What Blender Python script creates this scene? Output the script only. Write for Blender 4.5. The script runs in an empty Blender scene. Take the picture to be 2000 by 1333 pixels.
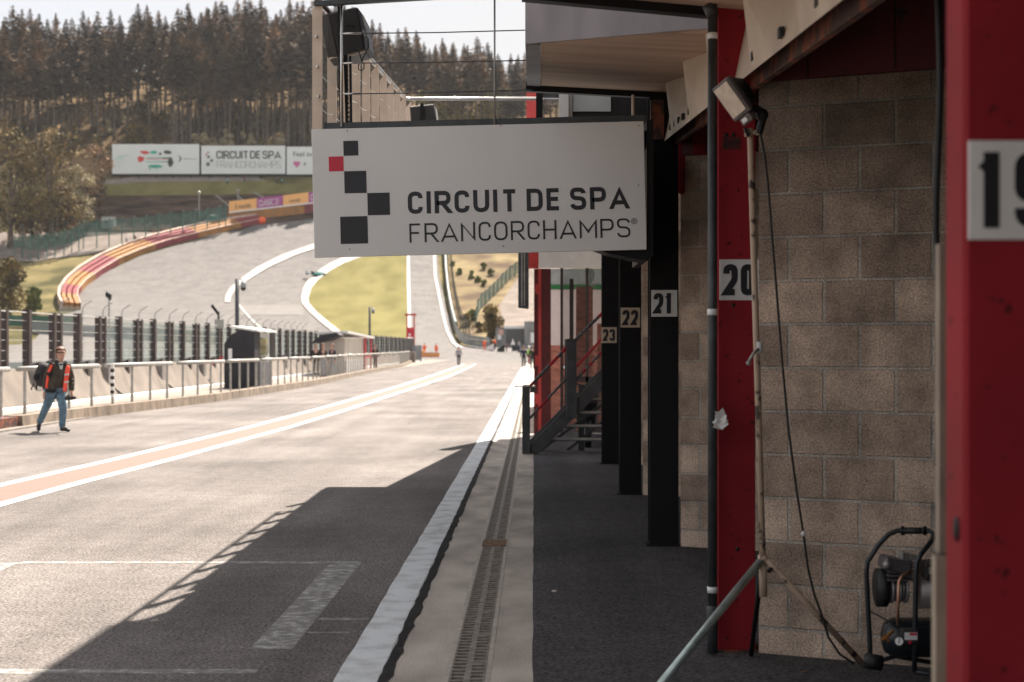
import bpy, bmesh, math, random
from mathutils import Vector, Matrix
from bisect import bisect
R = math.radians
sc = bpy.context.scene
col = sc.collection
# ---------------------------------------------------------------- camera
F, CX, CY, HC = 2778.0, 1043.0, 678.0, 1.72
cam = bpy.data.cameras.new('camera'); co = bpy.data.objects.new('camera', cam); col.objects.link(co)
co.location = (0, 0, HC); co.rotation_euler = (R(90), 0, 0)
cam.sensor_width = 36; cam.lens = 36 * F / 2000
cam.shift_x = -(CX - 1000) / 2000; cam.shift_y = (CY - 666.5) / 2000
cam.clip_end = 5000; cam.clip_start = .05
cam.dof.use_dof = True; cam.dof.focus_distance = 11.4; cam.dof.aperture_fstop = 2.6
sc.camera = co
# ---------------------------------------------------------------- sun, sky, exposure
SUN = Vector((.21, .66, 1)).normalized()
el = math.asin(SUN.z); az = math.atan2(SUN.x, SUN.y)
sl = bpy.data.lights.new('sun', 'SUN'); so = bpy.data.objects.new('sun', sl); col.objects.link(so)
sl.energy = 5.0; sl.angle = R(.55); sl.color = (1, .90, .79)
so.rotation_euler = (-SUN).to_track_quat('-Z', 'Y').to_euler()
so.location = (20, 60, 90)
w = bpy.data.worlds.new('World'); sc.world = w; w.use_nodes = True
nt = w.node_tree; nt.nodes.clear()
out = nt.nodes.new('ShaderNodeOutputWorld'); bg = nt.nodes.new('ShaderNodeBackground')
sky = nt.nodes.new('ShaderNodeTexSky'); sky.sky_type = 'NISHITA'; sky.sun_disc = False
sky.sun_elevation = el; sky.sun_rotation = az; sky.air_density = 1.0; sky.dust_density = 2.0; sky.altitude = 400
tc = nt.nodes.new('ShaderNodeTexCoord'); mp = nt.nodes.new('ShaderNodeMapping'); mp.inputs['Scale'].default_value = (1, 1, 3.5)
nz = nt.nodes.new('ShaderNodeTexNoise'); nz.inputs['Scale'].default_value = 2.2; nz.inputs['Detail'].default_value = 7
cr = nt.nodes.new('ShaderNodeValToRGB'); cr.color_ramp.elements[0].position = .25; cr.color_ramp.elements[1].position = .62
cr.color_ramp.elements[0].color = (.80,) * 3 + (1,); cr.color_ramp.elements[1].color = (.97,) * 3 + (1,)
mx = nt.nodes.new('ShaderNodeMix'); mx.data_type = 'RGBA'; mx.inputs['B'].default_value = (4.5, 4.45, 4.5, 1)
L = nt.links.new
L(tc.outputs['Generated'], mp.inputs[0]); L(mp.outputs[0], nz.inputs['Vector']); L(nz.outputs['Fac'], cr.inputs[0])
L(cr.outputs[0], mx.inputs['Factor']); L(sky.outputs[0], mx.inputs['A']); L(mx.outputs['Result'], bg.inputs[0])
bg.inputs[1].default_value = .065; L(bg.outputs[0], out.inputs[0])
sc.view_settings.view_transform = 'Standard'; sc.view_settings.look = 'None'
sc.view_settings.exposure = 1.55; sc.view_settings.gamma = 1
# ---------------------------------------------------------------- helpers
rng = random.Random(7)
def P(px, py, Y): return Vector(((px - CX) * Y / F, Y, HC - (py - CY) * Y / F))
HT = [(-100, 0), (100, 0), (186, 0), (205, .83), (215, 1.72), (235, 4.1), (262, 9.1), (285, 14.9), (305, 21.3), (322, 28.1), (331, 31.5), (350, 42),
      (365, 51.4), (380, 60.3), (400, 70.5), (450, 88), (520, 98), (700, 108), (1200, 112)]
def H(Y):
    i = max(1, min(len(HT) - 1, bisect([a for a, b in HT], Y)))
    (x0, y0), (x1, y1) = HT[i - 1], HT[i]
    def sl_(k):
        if k <= 0 or k >= len(HT) - 1: return 0
        d0 = (HT[k][1] - HT[k-1][1]) / (HT[k][0] - HT[k-1][0]); d1 = (HT[k+1][1] - HT[k][1]) / (HT[k+1][0] - HT[k][0])
        return 0 if d0 * d1 <= 0 else 2 * d0 * d1 / (d0 + d1)
    h = x1 - x0; t = min(1, max(0, (Y - x0) / h)); m0, m1 = sl_(i - 1), sl_(i)
    return (2*t**3 - 3*t*t + 1) * y0 + (t**3 - 2*t*t + t) * h * m0 + (3*t*t - 2*t**3) * y1 + (t**3 - t*t) * h * m1
_tab = []
_Y = 4.0
while _Y < 460:
    _tab.append((-(CY - (H(_Y) - HC) * F / _Y), _Y)); _Y += .5
_k = [a for a, b in _tab]
def depth(py):
    i = max(1, min(len(_k) - 1, bisect(_k, -py)))
    a, b = _tab[i - 1], _tab[i]; t = (-py - a[0]) / (b[0] - a[0]); return a[1] + t * (b[1] - a[1])
def G(px, py):
    Y = depth(py); return Vector(((px - CX) * Y / F, Y, H(Y)))
def lerp(pts, x):
    if x <= pts[0][0]: return pts[0][1]
    for (a, b), (c, d) in zip(pts, pts[1:]):
        if x <= c: return b + (d - b) * (x - a) / (c - a)
    return pts[-1][1]

MATS = {}
def mat(name, c, rough=.7, metal=0, var=.15, scale=6, bump=0, bscale=40, spec=.5, alpha=1, c2=None, coat=0, stretch=None, detail=6, lo=.35, hi=.65, emit=0):
    if name in MATS: return MATS[name]
    m = bpy.data.materials.new(name); m.use_nodes = True; MATS[name] = m
    n = m.node_tree; b = n.nodes['Principled BSDF']; l = n.links.new
    b.inputs['Roughness'].default_value = rough; b.inputs['Metallic'].default_value = metal
    b.inputs['Specular IOR Level'].default_value = spec; b.inputs['Coat Weight'].default_value = coat
    t = n.nodes.new('ShaderNodeTexCoord'); v = t.outputs['Object']
    if stretch:
        mpp = n.nodes.new('ShaderNodeMapping'); mpp.inputs['Scale'].default_value = stretch; l(v, mpp.inputs[0]); v = mpp.outputs[0]
    z = n.nodes.new('ShaderNodeTexNoise'); z.inputs['Scale'].default_value = scale; z.inputs['Detail'].default_value = detail; l(v, z.inputs['Vector'])
    r = n.nodes.new('ShaderNodeValToRGB'); r.color_ramp.elements[0].position = lo; r.color_ramp.elements[1].position = hi
    ca = [max(0, x * (1 - var)) for x in c]; cb = list(c2) if c2 else [min(1, x * (1 + var)) for x in c]
    r.color_ramp.elements[0].color = (*ca, 1); r.color_ramp.elements[1].color = (*cb, 1)
    l(z.outputs['Fac'], r.inputs[0]); l(r.outputs[0], b.inputs['Base Color'])
    if bump:
        z2 = n.nodes.new('ShaderNodeTexNoise'); z2.inputs['Scale'].default_value = bscale; z2.inputs['Detail'].default_value = 4; l(v, z2.inputs['Vector'])
        bp = n.nodes.new('ShaderNodeBump'); bp.inputs['Strength'].default_value = bump; bp.inputs['Distance'].default_value = .02
        l(z2.outputs['Fac'], bp.inputs['Height']); l(bp.outputs[0], b.inputs['Normal'])
    if alpha < 1: b.inputs['Alpha'].default_value = alpha
    return m

def asphalt(name, c, patch=.25, speck=.35, wear=(.5, .5, .5)):
    m = bpy.data.materials.new(name); m.use_nodes = True; MATS[name] = m
    n = m.node_tree; b = n.nodes['Principled BSDF']; l = n.links.new; N = n.nodes.new
    b.inputs['Roughness'].default_value = .85; b.inputs['Specular IOR Level'].default_value = .2
    t = N('ShaderNodeTexCoord'); v = t.outputs['Object']
    a = N('ShaderNodeTexNoise'); a.inputs['Scale'].default_value = .35; a.inputs['Detail'].default_value = 8; l(v, a.inputs['Vector'])
    ms = N('ShaderNodeMapping'); ms.inputs['Scale'].default_value = (1.6, .12, 1); l(v, ms.inputs[0])
    a2 = N('ShaderNodeTexNoise'); a2.inputs['Scale'].default_value = 1.2; a2.inputs['Detail'].default_value = 6; l(ms.outputs[0], a2.inputs['Vector'])
    s = N('ShaderNodeTexNoise'); s.inputs['Scale'].default_value = 48; s.inputs['Detail'].default_value = 6; s.inputs['Roughness'].default_value = .75; l(v, s.inputs['Vector'])
    def rmp(src, lo, hi, x, y):
        r = N('ShaderNodeMapRange'); r.inputs[1].default_value = lo; r.inputs[2].default_value = hi; r.inputs[3].default_value = x; r.inputs[4].default_value = y
        l(src, r.inputs[0]); return r.outputs[0]
    f1 = rmp(a.outputs['Fac'], .3, .7, 1 - patch, 1 + patch); f2 = rmp(a2.outputs['Fac'], .3, .7, 1 - patch * .6, 1 + patch * .6); f3 = rmp(s.outputs['Fac'], .35, .65, 1 - speck, 1 + speck)
    m1 = N('ShaderNodeMath'); m1.operation = 'MULTIPLY'; l(f1, m1.inputs[0]); l(f2, m1.inputs[1])
    m2 = N('ShaderNodeMath'); m2.operation = 'MULTIPLY'; l(m1.outputs[0], m2.inputs[0]); l(f3, m2.inputs[1])
    s3 = N('ShaderNodeTexNoise'); s3.inputs['Scale'].default_value = 6; s3.inputs['Detail'].default_value = 9; s3.inputs['Roughness'].default_value = .7; l(v, s3.inputs['Vector'])
    ml = N('ShaderNodeMath'); ml.operation = 'MULTIPLY'; l(rmp(s3.outputs['Fac'], .3, .7, .78, 1.2), ml.inputs[0]); l(m2.outputs[0], ml.inputs[1]); m2 = ml
    vo = N('ShaderNodeTexVoronoi'); vo.inputs['Scale'].default_value = 110; l(v, vo.inputs['Vector']); mk = N('ShaderNodeMath'); mk.operation = 'MULTIPLY'; l(rmp(vo.outputs['Distance'], .1, .55, .75, 1.25), mk.inputs[0]); l(m2.outputs[0], mk.inputs[1]); m2 = mk
    vm = N('ShaderNodeVectorMath'); vm.operation = 'SCALE'; vm.inputs[0].default_value = c; l(m2.outputs[0], vm.inputs['Scale'])
    l(vm.outputs[0], b.inputs['Base Color'])
    bp = N('ShaderNodeBump'); bp.inputs['Strength'].default_value = .5; bp.inputs['Distance'].default_value = .008; l(s.outputs['Fac'], bp.inputs['Height']); l(bp.outputs[0], b.inputs['Normal'])
    return m

def paint(name, c, wear=.35, under=(.1, .095, .09), scale=9, big=.0):
    m = bpy.data.materials.new(name); m.use_nodes = True; MATS[name] = m
    n = m.node_tree; b = n.nodes['Principled BSDF']; l = n.links.new; N = n.nodes.new
    b.inputs['Roughness'].default_value = .7
    t = N('ShaderNodeTexCoord'); v = t.outputs['Object']
    s = N('ShaderNodeTexNoise'); s.inputs['Scale'].default_value = 90; s.inputs['Detail'].default_value = 6; s.inputs['Roughness'].default_value = .7; l(v, s.inputs['Vector'])
    s2 = N('ShaderNodeTexNoise'); s2.inputs['Scale'].default_value = scale; s2.inputs['Detail'].default_value = 5; l(v, s2.inputs['Vector'])
    ad = N('ShaderNodeMath'); ad.operation = 'ADD'; l(s.outputs['Fac'], ad.inputs[0]); l(s2.outputs['Fac'], ad.inputs[1])
    r = N('ShaderNodeValToRGB'); r.color_ramp.elements[0].position = wear * .9 ; r.color_ramp.elements[1].position = wear * .9 + .16
    hf = N('ShaderNodeMath'); hf.operation = 'MULTIPLY'; hf.inputs[1].default_value = .5; l(ad.outputs[0], hf.inputs[0]); l(hf.outputs[0], r.inputs[0])
    r.color_ramp.elements[0].color = (*under, 1); r.color_ramp.elements[1].color = (*c, 1)
    l(r.outputs[0], b.inputs['Base Color'])
    bp = N('ShaderNodeBump'); bp.inputs['Strength'].default_value = .3; bp.inputs['Distance'].default_value = .006; l(s.outputs['Fac'], bp.inputs['Height']); l(bp.outputs[0], b.inputs['Normal'])
    return m

def blockmat(name, k=1.0, top_tone=.6):
    m = bpy.data.materials.new(name); m.use_nodes = True; MATS[name] = m
    n = m.node_tree; b = n.nodes['Principled BSDF']; l = n.links.new; N = n.nodes.new
    b.inputs['Roughness'].default_value = .95; b.inputs['Specular IOR Level'].default_value = .2
    t = N('ShaderNodeTexCoord'); sp = N('ShaderNodeSeparateXYZ'); cb = N('ShaderNodeCombineXYZ'); l(t.outputs['Object'], sp.inputs[0])
    l(sp.outputs[0], cb.inputs[0]); l(sp.outputs[2], cb.inputs[1])
    nn = N('ShaderNodeTexNoise'); nn.inputs['Scale'].default_value = 9; l(t.outputs['Object'], nn.inputs['Vector'])
    mxx = N('ShaderNodeMix'); mxx.data_type = 'VECTOR'; mxx.inputs[0].default_value = .007; l(cb.outputs[0], mxx.inputs[4]); l(nn.outputs['Color'], mxx.inputs[5])
    br = N('ShaderNodeTexBrick'); l(mxx.outputs[1], br.inputs['Vector'])
    br.inputs['Scale'].default_value = 1; br.inputs['Brick Width'].default_value = .385; br.inputs['Row Height'].default_value = .2405
    br.inputs['Mortar Size'].default_value = .010; br.inputs['Mortar Smooth'].default_value = .35; br.inputs['Bias'].default_value = 0
    br.inputs['Color1'].default_value = (.46*k, .355*k, .28*k, 1); br.inputs['Color2'].default_value = (.25*k, .19*k, .15*k, 1); br.inputs['Mortar'].default_value = (.36*k, .32*k, .28*k, 1)
    a = N('ShaderNodeTexNoise'); a.inputs['Scale'].default_value = 3.3; a.inputs['Detail'].default_value = 9; a.inputs['Roughness'].default_value = .65; l(t.outputs['Object'], a.inputs['Vector'])
    g = N('ShaderNodeTexNoise'); g.inputs['Scale'].default_value = 95; g.inputs['Detail'].default_value = 4; g.inputs['Roughness'].default_value = .7; l(t.outputs['Object'], g.inputs['Vector'])
    ra = N('ShaderNodeMapRange'); ra.inputs[1].default_value = .32; ra.inputs[2].default_value = .68; ra.inputs[3].default_value = .5; ra.inputs[4].default_value = 1.35; l(a.outputs['Fac'], ra.inputs[0])
    rg = N('ShaderNodeMapRange'); rg.inputs[1].default_value = .35; rg.inputs[2].default_value = .65; rg.inputs[3].default_value = .5; rg.inputs[4].default_value = 1.42; l(g.outputs['Fac'], rg.inputs[0])
    # blocks get darker towards the top of the wall
    z1 = N('ShaderNodeMapRange'); z1.inputs[1].default_value = 2.1; z1.inputs[2].default_value = 3.1; z1.inputs[3].default_value = 1; z1.inputs[4].default_value = top_tone; l(sp.outputs[2], z1.inputs[0])
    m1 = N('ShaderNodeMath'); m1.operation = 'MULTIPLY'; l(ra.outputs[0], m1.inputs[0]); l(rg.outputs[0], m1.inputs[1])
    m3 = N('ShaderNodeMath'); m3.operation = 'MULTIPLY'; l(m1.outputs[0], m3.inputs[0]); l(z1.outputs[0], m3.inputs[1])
    vm = N('ShaderNodeVectorMath'); vm.operation = 'SCALE'; l(br.outputs['Color'], vm.inputs[0]); l(m3.outputs[0], vm.inputs['Scale']); l(vm.outputs[0], b.inputs['Base Color'])
    hh = N('ShaderNodeMath'); hh.operation = 'MULTIPLY_ADD'; hh.inputs[1].default_value = -1.0; l(br.outputs['Fac'], hh.inputs[0])
    gm = N('ShaderNodeMath'); gm.operation = 'MULTIPLY'; gm.inputs[1].default_value = .5; l(g.outputs['Fac'], gm.inputs[0]); l(gm.outputs[0], hh.inputs[2])
    bp = N('ShaderNodeBump'); bp.inputs['Strength'].default_value = .8; bp.inputs['Distance'].default_value = .02; l(hh.outputs[0], bp.inputs['Height']); l(bp.outputs[0], b.inputs['Normal'])
    return m

def wornsteel(name, c, rust=(.14, .05, .025), amt=.62, rough=.5, scale=5, spec=.5):
    m = bpy.data.materials.new(name); m.use_nodes = True; MATS[name] = m
    n = m.node_tree; b = n.nodes['Principled BSDF']; l = n.links.new; N = n.nodes.new
    b.inputs['Roughness'].default_value = rough; b.inputs['Specular IOR Level'].default_value = spec
    t = N('ShaderNodeTexCoord'); v = t.outputs['Object']
    a = N('ShaderNodeTexNoise'); a.inputs['Scale'].default_value = scale; a.inputs['Detail'].default_value = 10; a.inputs['Roughness'].default_value = .6; l(v, a.inputs['Vector'])
    r = N('ShaderNodeValToRGB'); r.color_ramp.elements[0].position = amt; r.color_ramp.elements[1].position = amt + .05
    r.color_ramp.elements[0].color = (0, 0, 0, 1); r.color_ramp.elements[1].color = (1, 1, 1, 1); l(a.outputs['Fac'], r.inputs[0])
    d = N('ShaderNodeTexNoise'); d.inputs['Scale'].default_value = 1.7; d.inputs['Detail'].default_value = 6; l(v, d.inputs['Vector'])
    rd = N('ShaderNodeValToRGB'); rd.color_ramp.elements[0].position = .3; rd.color_ramp.elements[1].position = .7
    rd.color_ramp.elements[0].color = (*[x * .72 for x in c], 1); rd.color_ramp.elements[1].color = (*[x * 1.2 for x in c], 1); l(d.outputs['Fac'], rd.inputs[0])
    mx = N('ShaderNodeMix'); mx.data_type = 'RGBA'; l(r.outputs[0], mx.inputs['Factor']); l(rd.outputs[0], mx.inputs['A']); mx.inputs['B'].default_value = (*rust, 1)
    l(mx.outputs['Result'], b.inputs['Base Color'])
    mr = N('ShaderNodeMapRange'); mr.inputs[3].default_value = rough * .8; mr.inputs[4].default_value = min(1, rough * 1.3); l(d.outputs['Fac'], mr.inputs[0]); l(mr.outputs[0], b.inputs['Roughness'])
    bp = N('ShaderNodeBump'); bp.inputs['Strength'].default_value = .25; bp.inputs['Distance'].default_value = .004; l(a.outputs['Fac'], bp.inputs['Height']); l(bp.outputs[0], b.inputs['Normal'])
    return m

def glassmat(name, tint=(.8, .88, .88), op=.12, rough=.03, fres=None):
    m = bpy.data.materials.new(name); m.use_nodes = True; MATS[name] = m
    n = m.node_tree; n.nodes.remove(n.nodes['Principled BSDF']); l = n.links.new; N = n.nodes.new; o = n.nodes['Material Output']
    tr = N('ShaderNodeBsdfTransparent'); tr.inputs[0].default_value = (*tint, 1); gl = N('ShaderNodeBsdfGlossy'); gl.inputs['Roughness'].default_value = rough
    df = N('ShaderNodeBsdfDiffuse'); df.inputs[0].default_value = (.45, .5, .5, 1)
    fr = N('ShaderNodeFresnel'); fr.inputs[0].default_value = 1.5; m1 = N('ShaderNodeMixShader'); m2 = N('ShaderNodeMixShader')
    m1.inputs[0].default_value = fres or 0
    if not fres: l(fr.outputs[0], m1.inputs[0])
    l(tr.outputs[0], m1.inputs[1]); l(gl.outputs[0], m1.inputs[2])
    m2.inputs[0].default_value = op; l(m1.outputs[0], m2.inputs[1]); l(df.outputs[0], m2.inputs[2]); l(m2.outputs[0], o.inputs[0])
    return m

class MB:
    def __init__(s): s.v = []; s.f = []; s.mi = []; s.cur = 0; s.mats = []
    def face(s, pts):
        k = len(s.v); s.v += [tuple(p) for p in pts]; s.f.append(tuple(range(k, k + len(pts)))); s.mi.append(s.cur); return s
    def hexa(s, p):
        k = len(s.v); s.v += [tuple(q) for q in p]
        for f in ((0, 3, 2, 1), (4, 5, 6, 7), (0, 1, 5, 4), (1, 2, 6, 5), (2, 3, 7, 6), (3, 0, 4, 7)): s.f.append(tuple(k + i for i in f)); s.mi.append(s.cur)
        return s
    def box(s, x0, x1, y0, y1, z0, z1, M=None):
        p = [Vector(q) for q in ((x0, y0, z0), (x1, y0, z0), (x1, y1, z0), (x0, y1, z0), (x0, y0, z1), (x1, y0, z1), (x1, y1, z1), (x0, y1, z1))]
        if M: p = [M @ q for q in p]
        return s.hexa(p)
    def prism(s, base, d):  # polygon points, extruded by d
        d = Vector(d); n = len(base); k = len(s.v); b = [Vector(q) for q in base]
        s.v += [tuple(q) for q in b] + [tuple(q + d) for q in b]
        s.f.append(tuple(k + i for i in range(n))[::-1]); s.mi.append(s.cur); s.f.append(tuple(k + n + i for i in range(n))); s.mi.append(s.cur)
        for i in range(n): j = (i + 1) % n; s.f.append((k + i, k + j, k + n + j, k + n + i)); s.mi.append(s.cur)
        return s
    def bar(s, a, b, w, t, up=(0, 0, 1)):  # rectangular bar from a to b
        a = Vector(a); b = Vector(b); d = (b - a).normalized(); u = Vector(up)
        sd = d.cross(u)
        if sd.length < 1e-4: sd = d.cross(Vector((0, 1, 0)))
        sd.normalize(); n = sd.cross(d).normalized(); sd *= w / 2; n *= t / 2
        return s.hexa([a - sd - n, a + sd - n, a + sd + n, a - sd + n, b - sd - n, b + sd - n, b + sd + n, b - sd + n])
    def tube(s, pts, r, n=8, cap=True):
        pts = [Vector(p) for p in pts]; rr = r if isinstance(r, (list, tuple)) else [r] * len(pts)
        k0 = len(s.v); prev = None
        for i, p in enumerate(pts):
            d = (pts[min(i + 1, len(pts) - 1)] - pts[max(i - 1, 0)]).normalized()
            if prev is None:
                u = d.cross(Vector((0, 0, 1)));
                if u.length < 1e-3: u = d.cross(Vector((0, 1, 0)))
            else: u = prev - d * prev.dot(d)
            u.normalize(); prev = u; q = d.cross(u)
            for j in range(n): a = 2 * math.pi * j / n; s.v.append(tuple(p + (u * math.cos(a) + q * math.sin(a)) * rr[i]))
        for i in range(len(pts) - 1):
            for j in range(n): a = k0 + i * n + j; b = k0 + i * n + (j + 1) % n; s.f.append((a, b, b + n, a + n)); s.mi.append(s.cur)
        if cap:
            s.f.append(tuple(k0 + j for j in range(n))[::-1]); s.mi.append(s.cur)
            e = k0 + (len(pts) - 1) * n; s.f.append(tuple(e + j for j in range(n))); s.mi.append(s.cur)
        return s
    def ball(s, c, r, n=8, m=6, sc=(1, 1, 1)):
        k = len(s.v); c = Vector(c)
        for i in range(m + 1):
            th = math.pi * i / m
            for j in range(n): ph = 2 * math.pi * j / n; s.v.append((c.x + r * sc[0] * math.sin(th) * math.cos(ph), c.y + r * sc[1] * math.sin(th) * math.sin(ph), c.z + r * sc[2] * math.cos(th)))
        for i in range(m):
            for j in range(n): s.f.append((k + i * n + j, k + (i + 1) * n + j, k + (i + 1) * n + (j + 1) % n, k + i * n + (j + 1) % n)); s.mi.append(s.cur)
        return s
    def build(s, name, m, parent=None, smooth=False, origin=None, bevel=0, **kw):
        me = bpy.data.meshes.new(name); O = Vector(origin) if origin is not None else None
        vs = [tuple(Vector(v) - O) for v in s.v] if O is not None else s.v
        me.from_pydata(vs, [], s.f); me.update()
        for mm in (m if isinstance(m, (list, tuple)) else [m]): me.materials.append(mm)
        if isinstance(m, (list, tuple)):
            for p, i in zip(me.polygons, s.mi): p.material_index = i
        o = bpy.data.objects.new(name, me); col.objects.link(o)
        if O is not None: o.location = O
        if smooth:
            for p in me.polygons: p.use_smooth = True
        if bevel:
            bm = bmesh.new(); bm.from_mesh(me); bmesh.ops.remove_doubles(bm, verts=bm.verts, dist=1e-5)
            bmesh.ops.bevel(bm, geom=bm.edges[:], offset=bevel, segments=1, affect='EDGES'); bm.to_mesh(me); bm.free()
        if parent is not None:
            o.parent = parent; o.matrix_parent_inverse = PINV(parent)
        if kw: tag(o, **kw)
        return o
def PW(o):
    m = o.matrix_basis.copy()
    if o.parent: m = PW(o.parent) @ o.matrix_parent_inverse @ m
    return m
def PINV(o): return PW(o).inverted()
def tag(o, label=None, cat=None, group=None, kind=None):
    if label: o['label'] = label
    if cat: o['category'] = cat
    if group: o['group'] = group
    if kind: o['kind'] = kind
    return o
def thing(name, label, cat, loc=(0, 0, 0), group=None):
    o = bpy.data.objects.new(name, None); col.objects.link(o); o.location = loc; o.empty_display_size = .2
    return tag(o, label, cat, group)
def copy_tree(o, parent=None):
    c = o.copy(); col.objects.link(c)
    if parent is not None:
        inv = o.matrix_parent_inverse.copy(); c.parent = parent; c.matrix_parent_inverse = inv
    for ch in list(o.children): copy_tree(ch, c)
    return c

# materials ----------------------------------------------------------------
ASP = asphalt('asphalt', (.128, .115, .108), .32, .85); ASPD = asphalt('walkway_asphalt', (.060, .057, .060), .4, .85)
ASPF = asphalt('track_asphalt', (.116, .108, .104), .15, .08)
CONC = mat('gutter_concrete', (.47, .415, .365), .9, var=.25, scale=2.5, bump=.5, bscale=120, stretch=(1, .5, 1))
WPAINT = paint('line_paint', (.70, .73, .75), .42, (.40, .40, .40), 5); WOLD = paint('old_paint', (.50, .49, .46), .53, (.15, .14, .13), 14)
PINK = paint('red_band_paint', (.27, .108, .082), .45, (.20, .10, .08), 3)
WHITE = mat('white_paint', (.76, .76, .75), .45, var=.05); BLK = mat('black_paint', (.007, .007, .008), .55, var=.3)
BLKT = mat('black_print', (.014, .014, .02), .5, var=.1); REDT = mat('red_print', (.55, .012, .04), .45, var=.05)
RED = wornsteel('red_steel', (.30, .020, .030), (.07, .012, .014), .615, .6, 16, .15)
REDB = wornsteel('bright_lit_red', (.50, .05, .045), (.2, .05, .04), .7, .5, 4)
REDDK = wornsteel('dark_shaded_red', (.10, .012, .014), (.03, .01, .01), .6, .6, 5)  # dark copy of the red, stands for shade on headers and corner column
BSTEEL = wornsteel('black_steel', (.0075, .007, .0085), (.06, .015, .012), .74, .5, 9, .25)
RUST = wornsteel('rusty_steel', (.06, .03, .025), (.22, .06, .03), .5, .6, 6)
GSTEEL = mat('galvanised_steel', (.36, .35, .33), .45, .5, .2, 8, .1, 60)
DSTEEL = mat('dark_grey_steel', (.055, .06, .065), .5, .2, .25, 8, .1, 60)
POSTM = mat('brown_post', (.055, .040, .040), .5, .1, .25, 4)
BEIGE = mat('beige_sheet', (.52, .42, .33), .5, var=.12, scale=2.5, stretch=(1, 1, .4)); SLAT = mat('beige_slat', (.62, .50, .40), .5, var=.1, scale=5)
SOFF = mat('soffit_board', (.50, .35, .26), .8, var=.2, scale=1.6, stretch=(.4, 2.5, 1)); FASC = mat('grey_fascia', (.22, .20, .215), .6, var=.15, scale=2.2, stretch=(2, 1, .6))
BLOCK = blockmat('concrete_block', 1.42, .42); BLOCKLIT = blockmat('lit_block', 1.45, 1.0); STAIN = mat('steel_bright', (.6, .58, .56), .25, 1, .1)  # second block material is a lit copy, stronger light put into its colour
CURB = mat('kerb_concrete', (.25, .20, .155), .9, var=.35, scale=3, bump=.6, bscale=30, stretch=(1, 1, .5)); WALLC = mat('pit_wall_concrete', (.195, .165, .14), .85, var=.18, scale=1.3, bump=.2, bscale=25)
RUB = mat('black_rubber', (.01, .01, .011), .6, var=.2); PLAS = mat('black_plastic', (.022, .02, .021), .5, var=.2, bump=.3, bscale=300)
GRASS = mat('grass', (.085, .08, .032), 1, var=.35, scale=.12, spec=.1, c2=(.19, .155, .07), detail=10)
GRASSI = mat('infield_grass', (.145, .13, .046), 1, var=.12, scale=.22, spec=.1, c2=(.185, .165, .064), detail=14, stretch=(1, .35, 1))
FORF = mat('forest_floor', (.12, .08, .04), 1, var=.5, scale=.06, spec=.05, c2=(.22, .15, .08), detail=10, lo=.42, hi=.66)
EARTH = mat('brown_earth', (.05, .032, .026), 1, var=.5, scale=.25, spec=.05, c2=(.115, .075, .055), detail=12, stretch=(.6, 1, 3))
DRY = mat('dry_bank', (.14, .10, .07), 1, var=.25, scale=.15, spec=.05, c2=(.25, .20, .11), detail=10)
GRAV = mat('gravel', (.21, .18, .16), 1, var=.15, scale=.4, spec=.05, detail=10)
NEEDLE = mat('needles', (.036, .032, .022), .8, var=.4, scale=.35, spec=.2, c2=(.23, .145, .08), detail=5)
_n = NEEDLE.node_tree; _b = _n.nodes['Principled BSDF']; _src = _b.inputs['Base Color'].links[0].from_socket
_oi = _n.nodes.new('ShaderNodeObjectInfo'); _mr = _n.nodes.new('ShaderNodeMapRange'); _mr.inputs[3].default_value = .55; _mr.inputs[4].default_value = 1.75; _n.links.new(_oi.outputs['Random'], _mr.inputs[0])
_vm = _n.nodes.new('ShaderNodeVectorMath'); _vm.operation = 'SCALE'; _n.links.new(_src, _vm.inputs[0]); _n.links.new(_mr.outputs[0], _vm.inputs['Scale']); _n.links.new(_vm.outputs[0], _b.inputs['Base Color'])
LEAFD = mat('dark_leaves', (.045, .04, .016), .8, var=.4, scale=.4, spec=.2, c2=(.26, .18, .06)); LEAFG = mat('yellow_leaves', (.24, .20, .055), .8, var=.4, scale=.4, spec=.2, c2=(.42, .34, .12))
LEAFB = mat('bush_leaves', (.08, .11, .025), .8, var=.4, scale=.6, spec=.2, c2=(.2, .22, .06)); LEAFP = mat('pale_leaves', (.34, .29, .18), .8, var=.3, scale=.6, spec=.2)
BARK = mat('bark', (.085, .07, .055), .95, var=.35, scale=1.5, c2=(.18, .14, .11))
YEL = mat('yellow_barrier', (.30, .13, .025), .55, var=.2, scale=.5); REDBAR = mat('red_barrier', (.20, .02, .03), .55, var=.2, scale=.5)
BARTOP = mat('faded_barrier_top', (.46, .33, .27), .6, var=.25, scale=.9)
GREENF = mat('green_fence', (.05, .13, .11), .6, var=.2); GREENM = mat('green_mesh', (.05, .115, .095), .7, var=.35, scale=1, alpha=.72); GREYM = mat('grey_mesh', (.4, .4, .38), .7, alpha=.1)
ARM = mat('armco', (.20, .225, .23), .5, .3, .15, .6); GLASS = glassmat('fence_glass', (.86, .91, .91), .16, fres=.12); WGLASS = glassmat('window_glass', (.85, .86, .86), .03)
ORANGE = mat('orange_fabric', (.85, .13, .035), .8, var=.1); ORB = mat('orange_board', (.85, .45, .16), .6, var=.08); PURP = mat('purple_board', (.36, .07, .27), .6, var=.08)
SKIN = mat('skin', (.52, .29, .21), .6, var=.05); HAIR = mat('brown_hair', (.16, .075, .04), .6, var=.3, scale=40); JEAN = mat('blue_jeans', (.12, .20, .27), .9, var=.2, scale=15)
JACK = mat('brown_jacket', (.05, .038, .028), .85, var=.2, scale=15); NAVY = mat('navy_cloth', (.018, .024, .045), .85, var=.2, scale=15); BLACKC = mat('black_cloth', (.014, .014, .016), .9, var=.2, scale=15)
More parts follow.
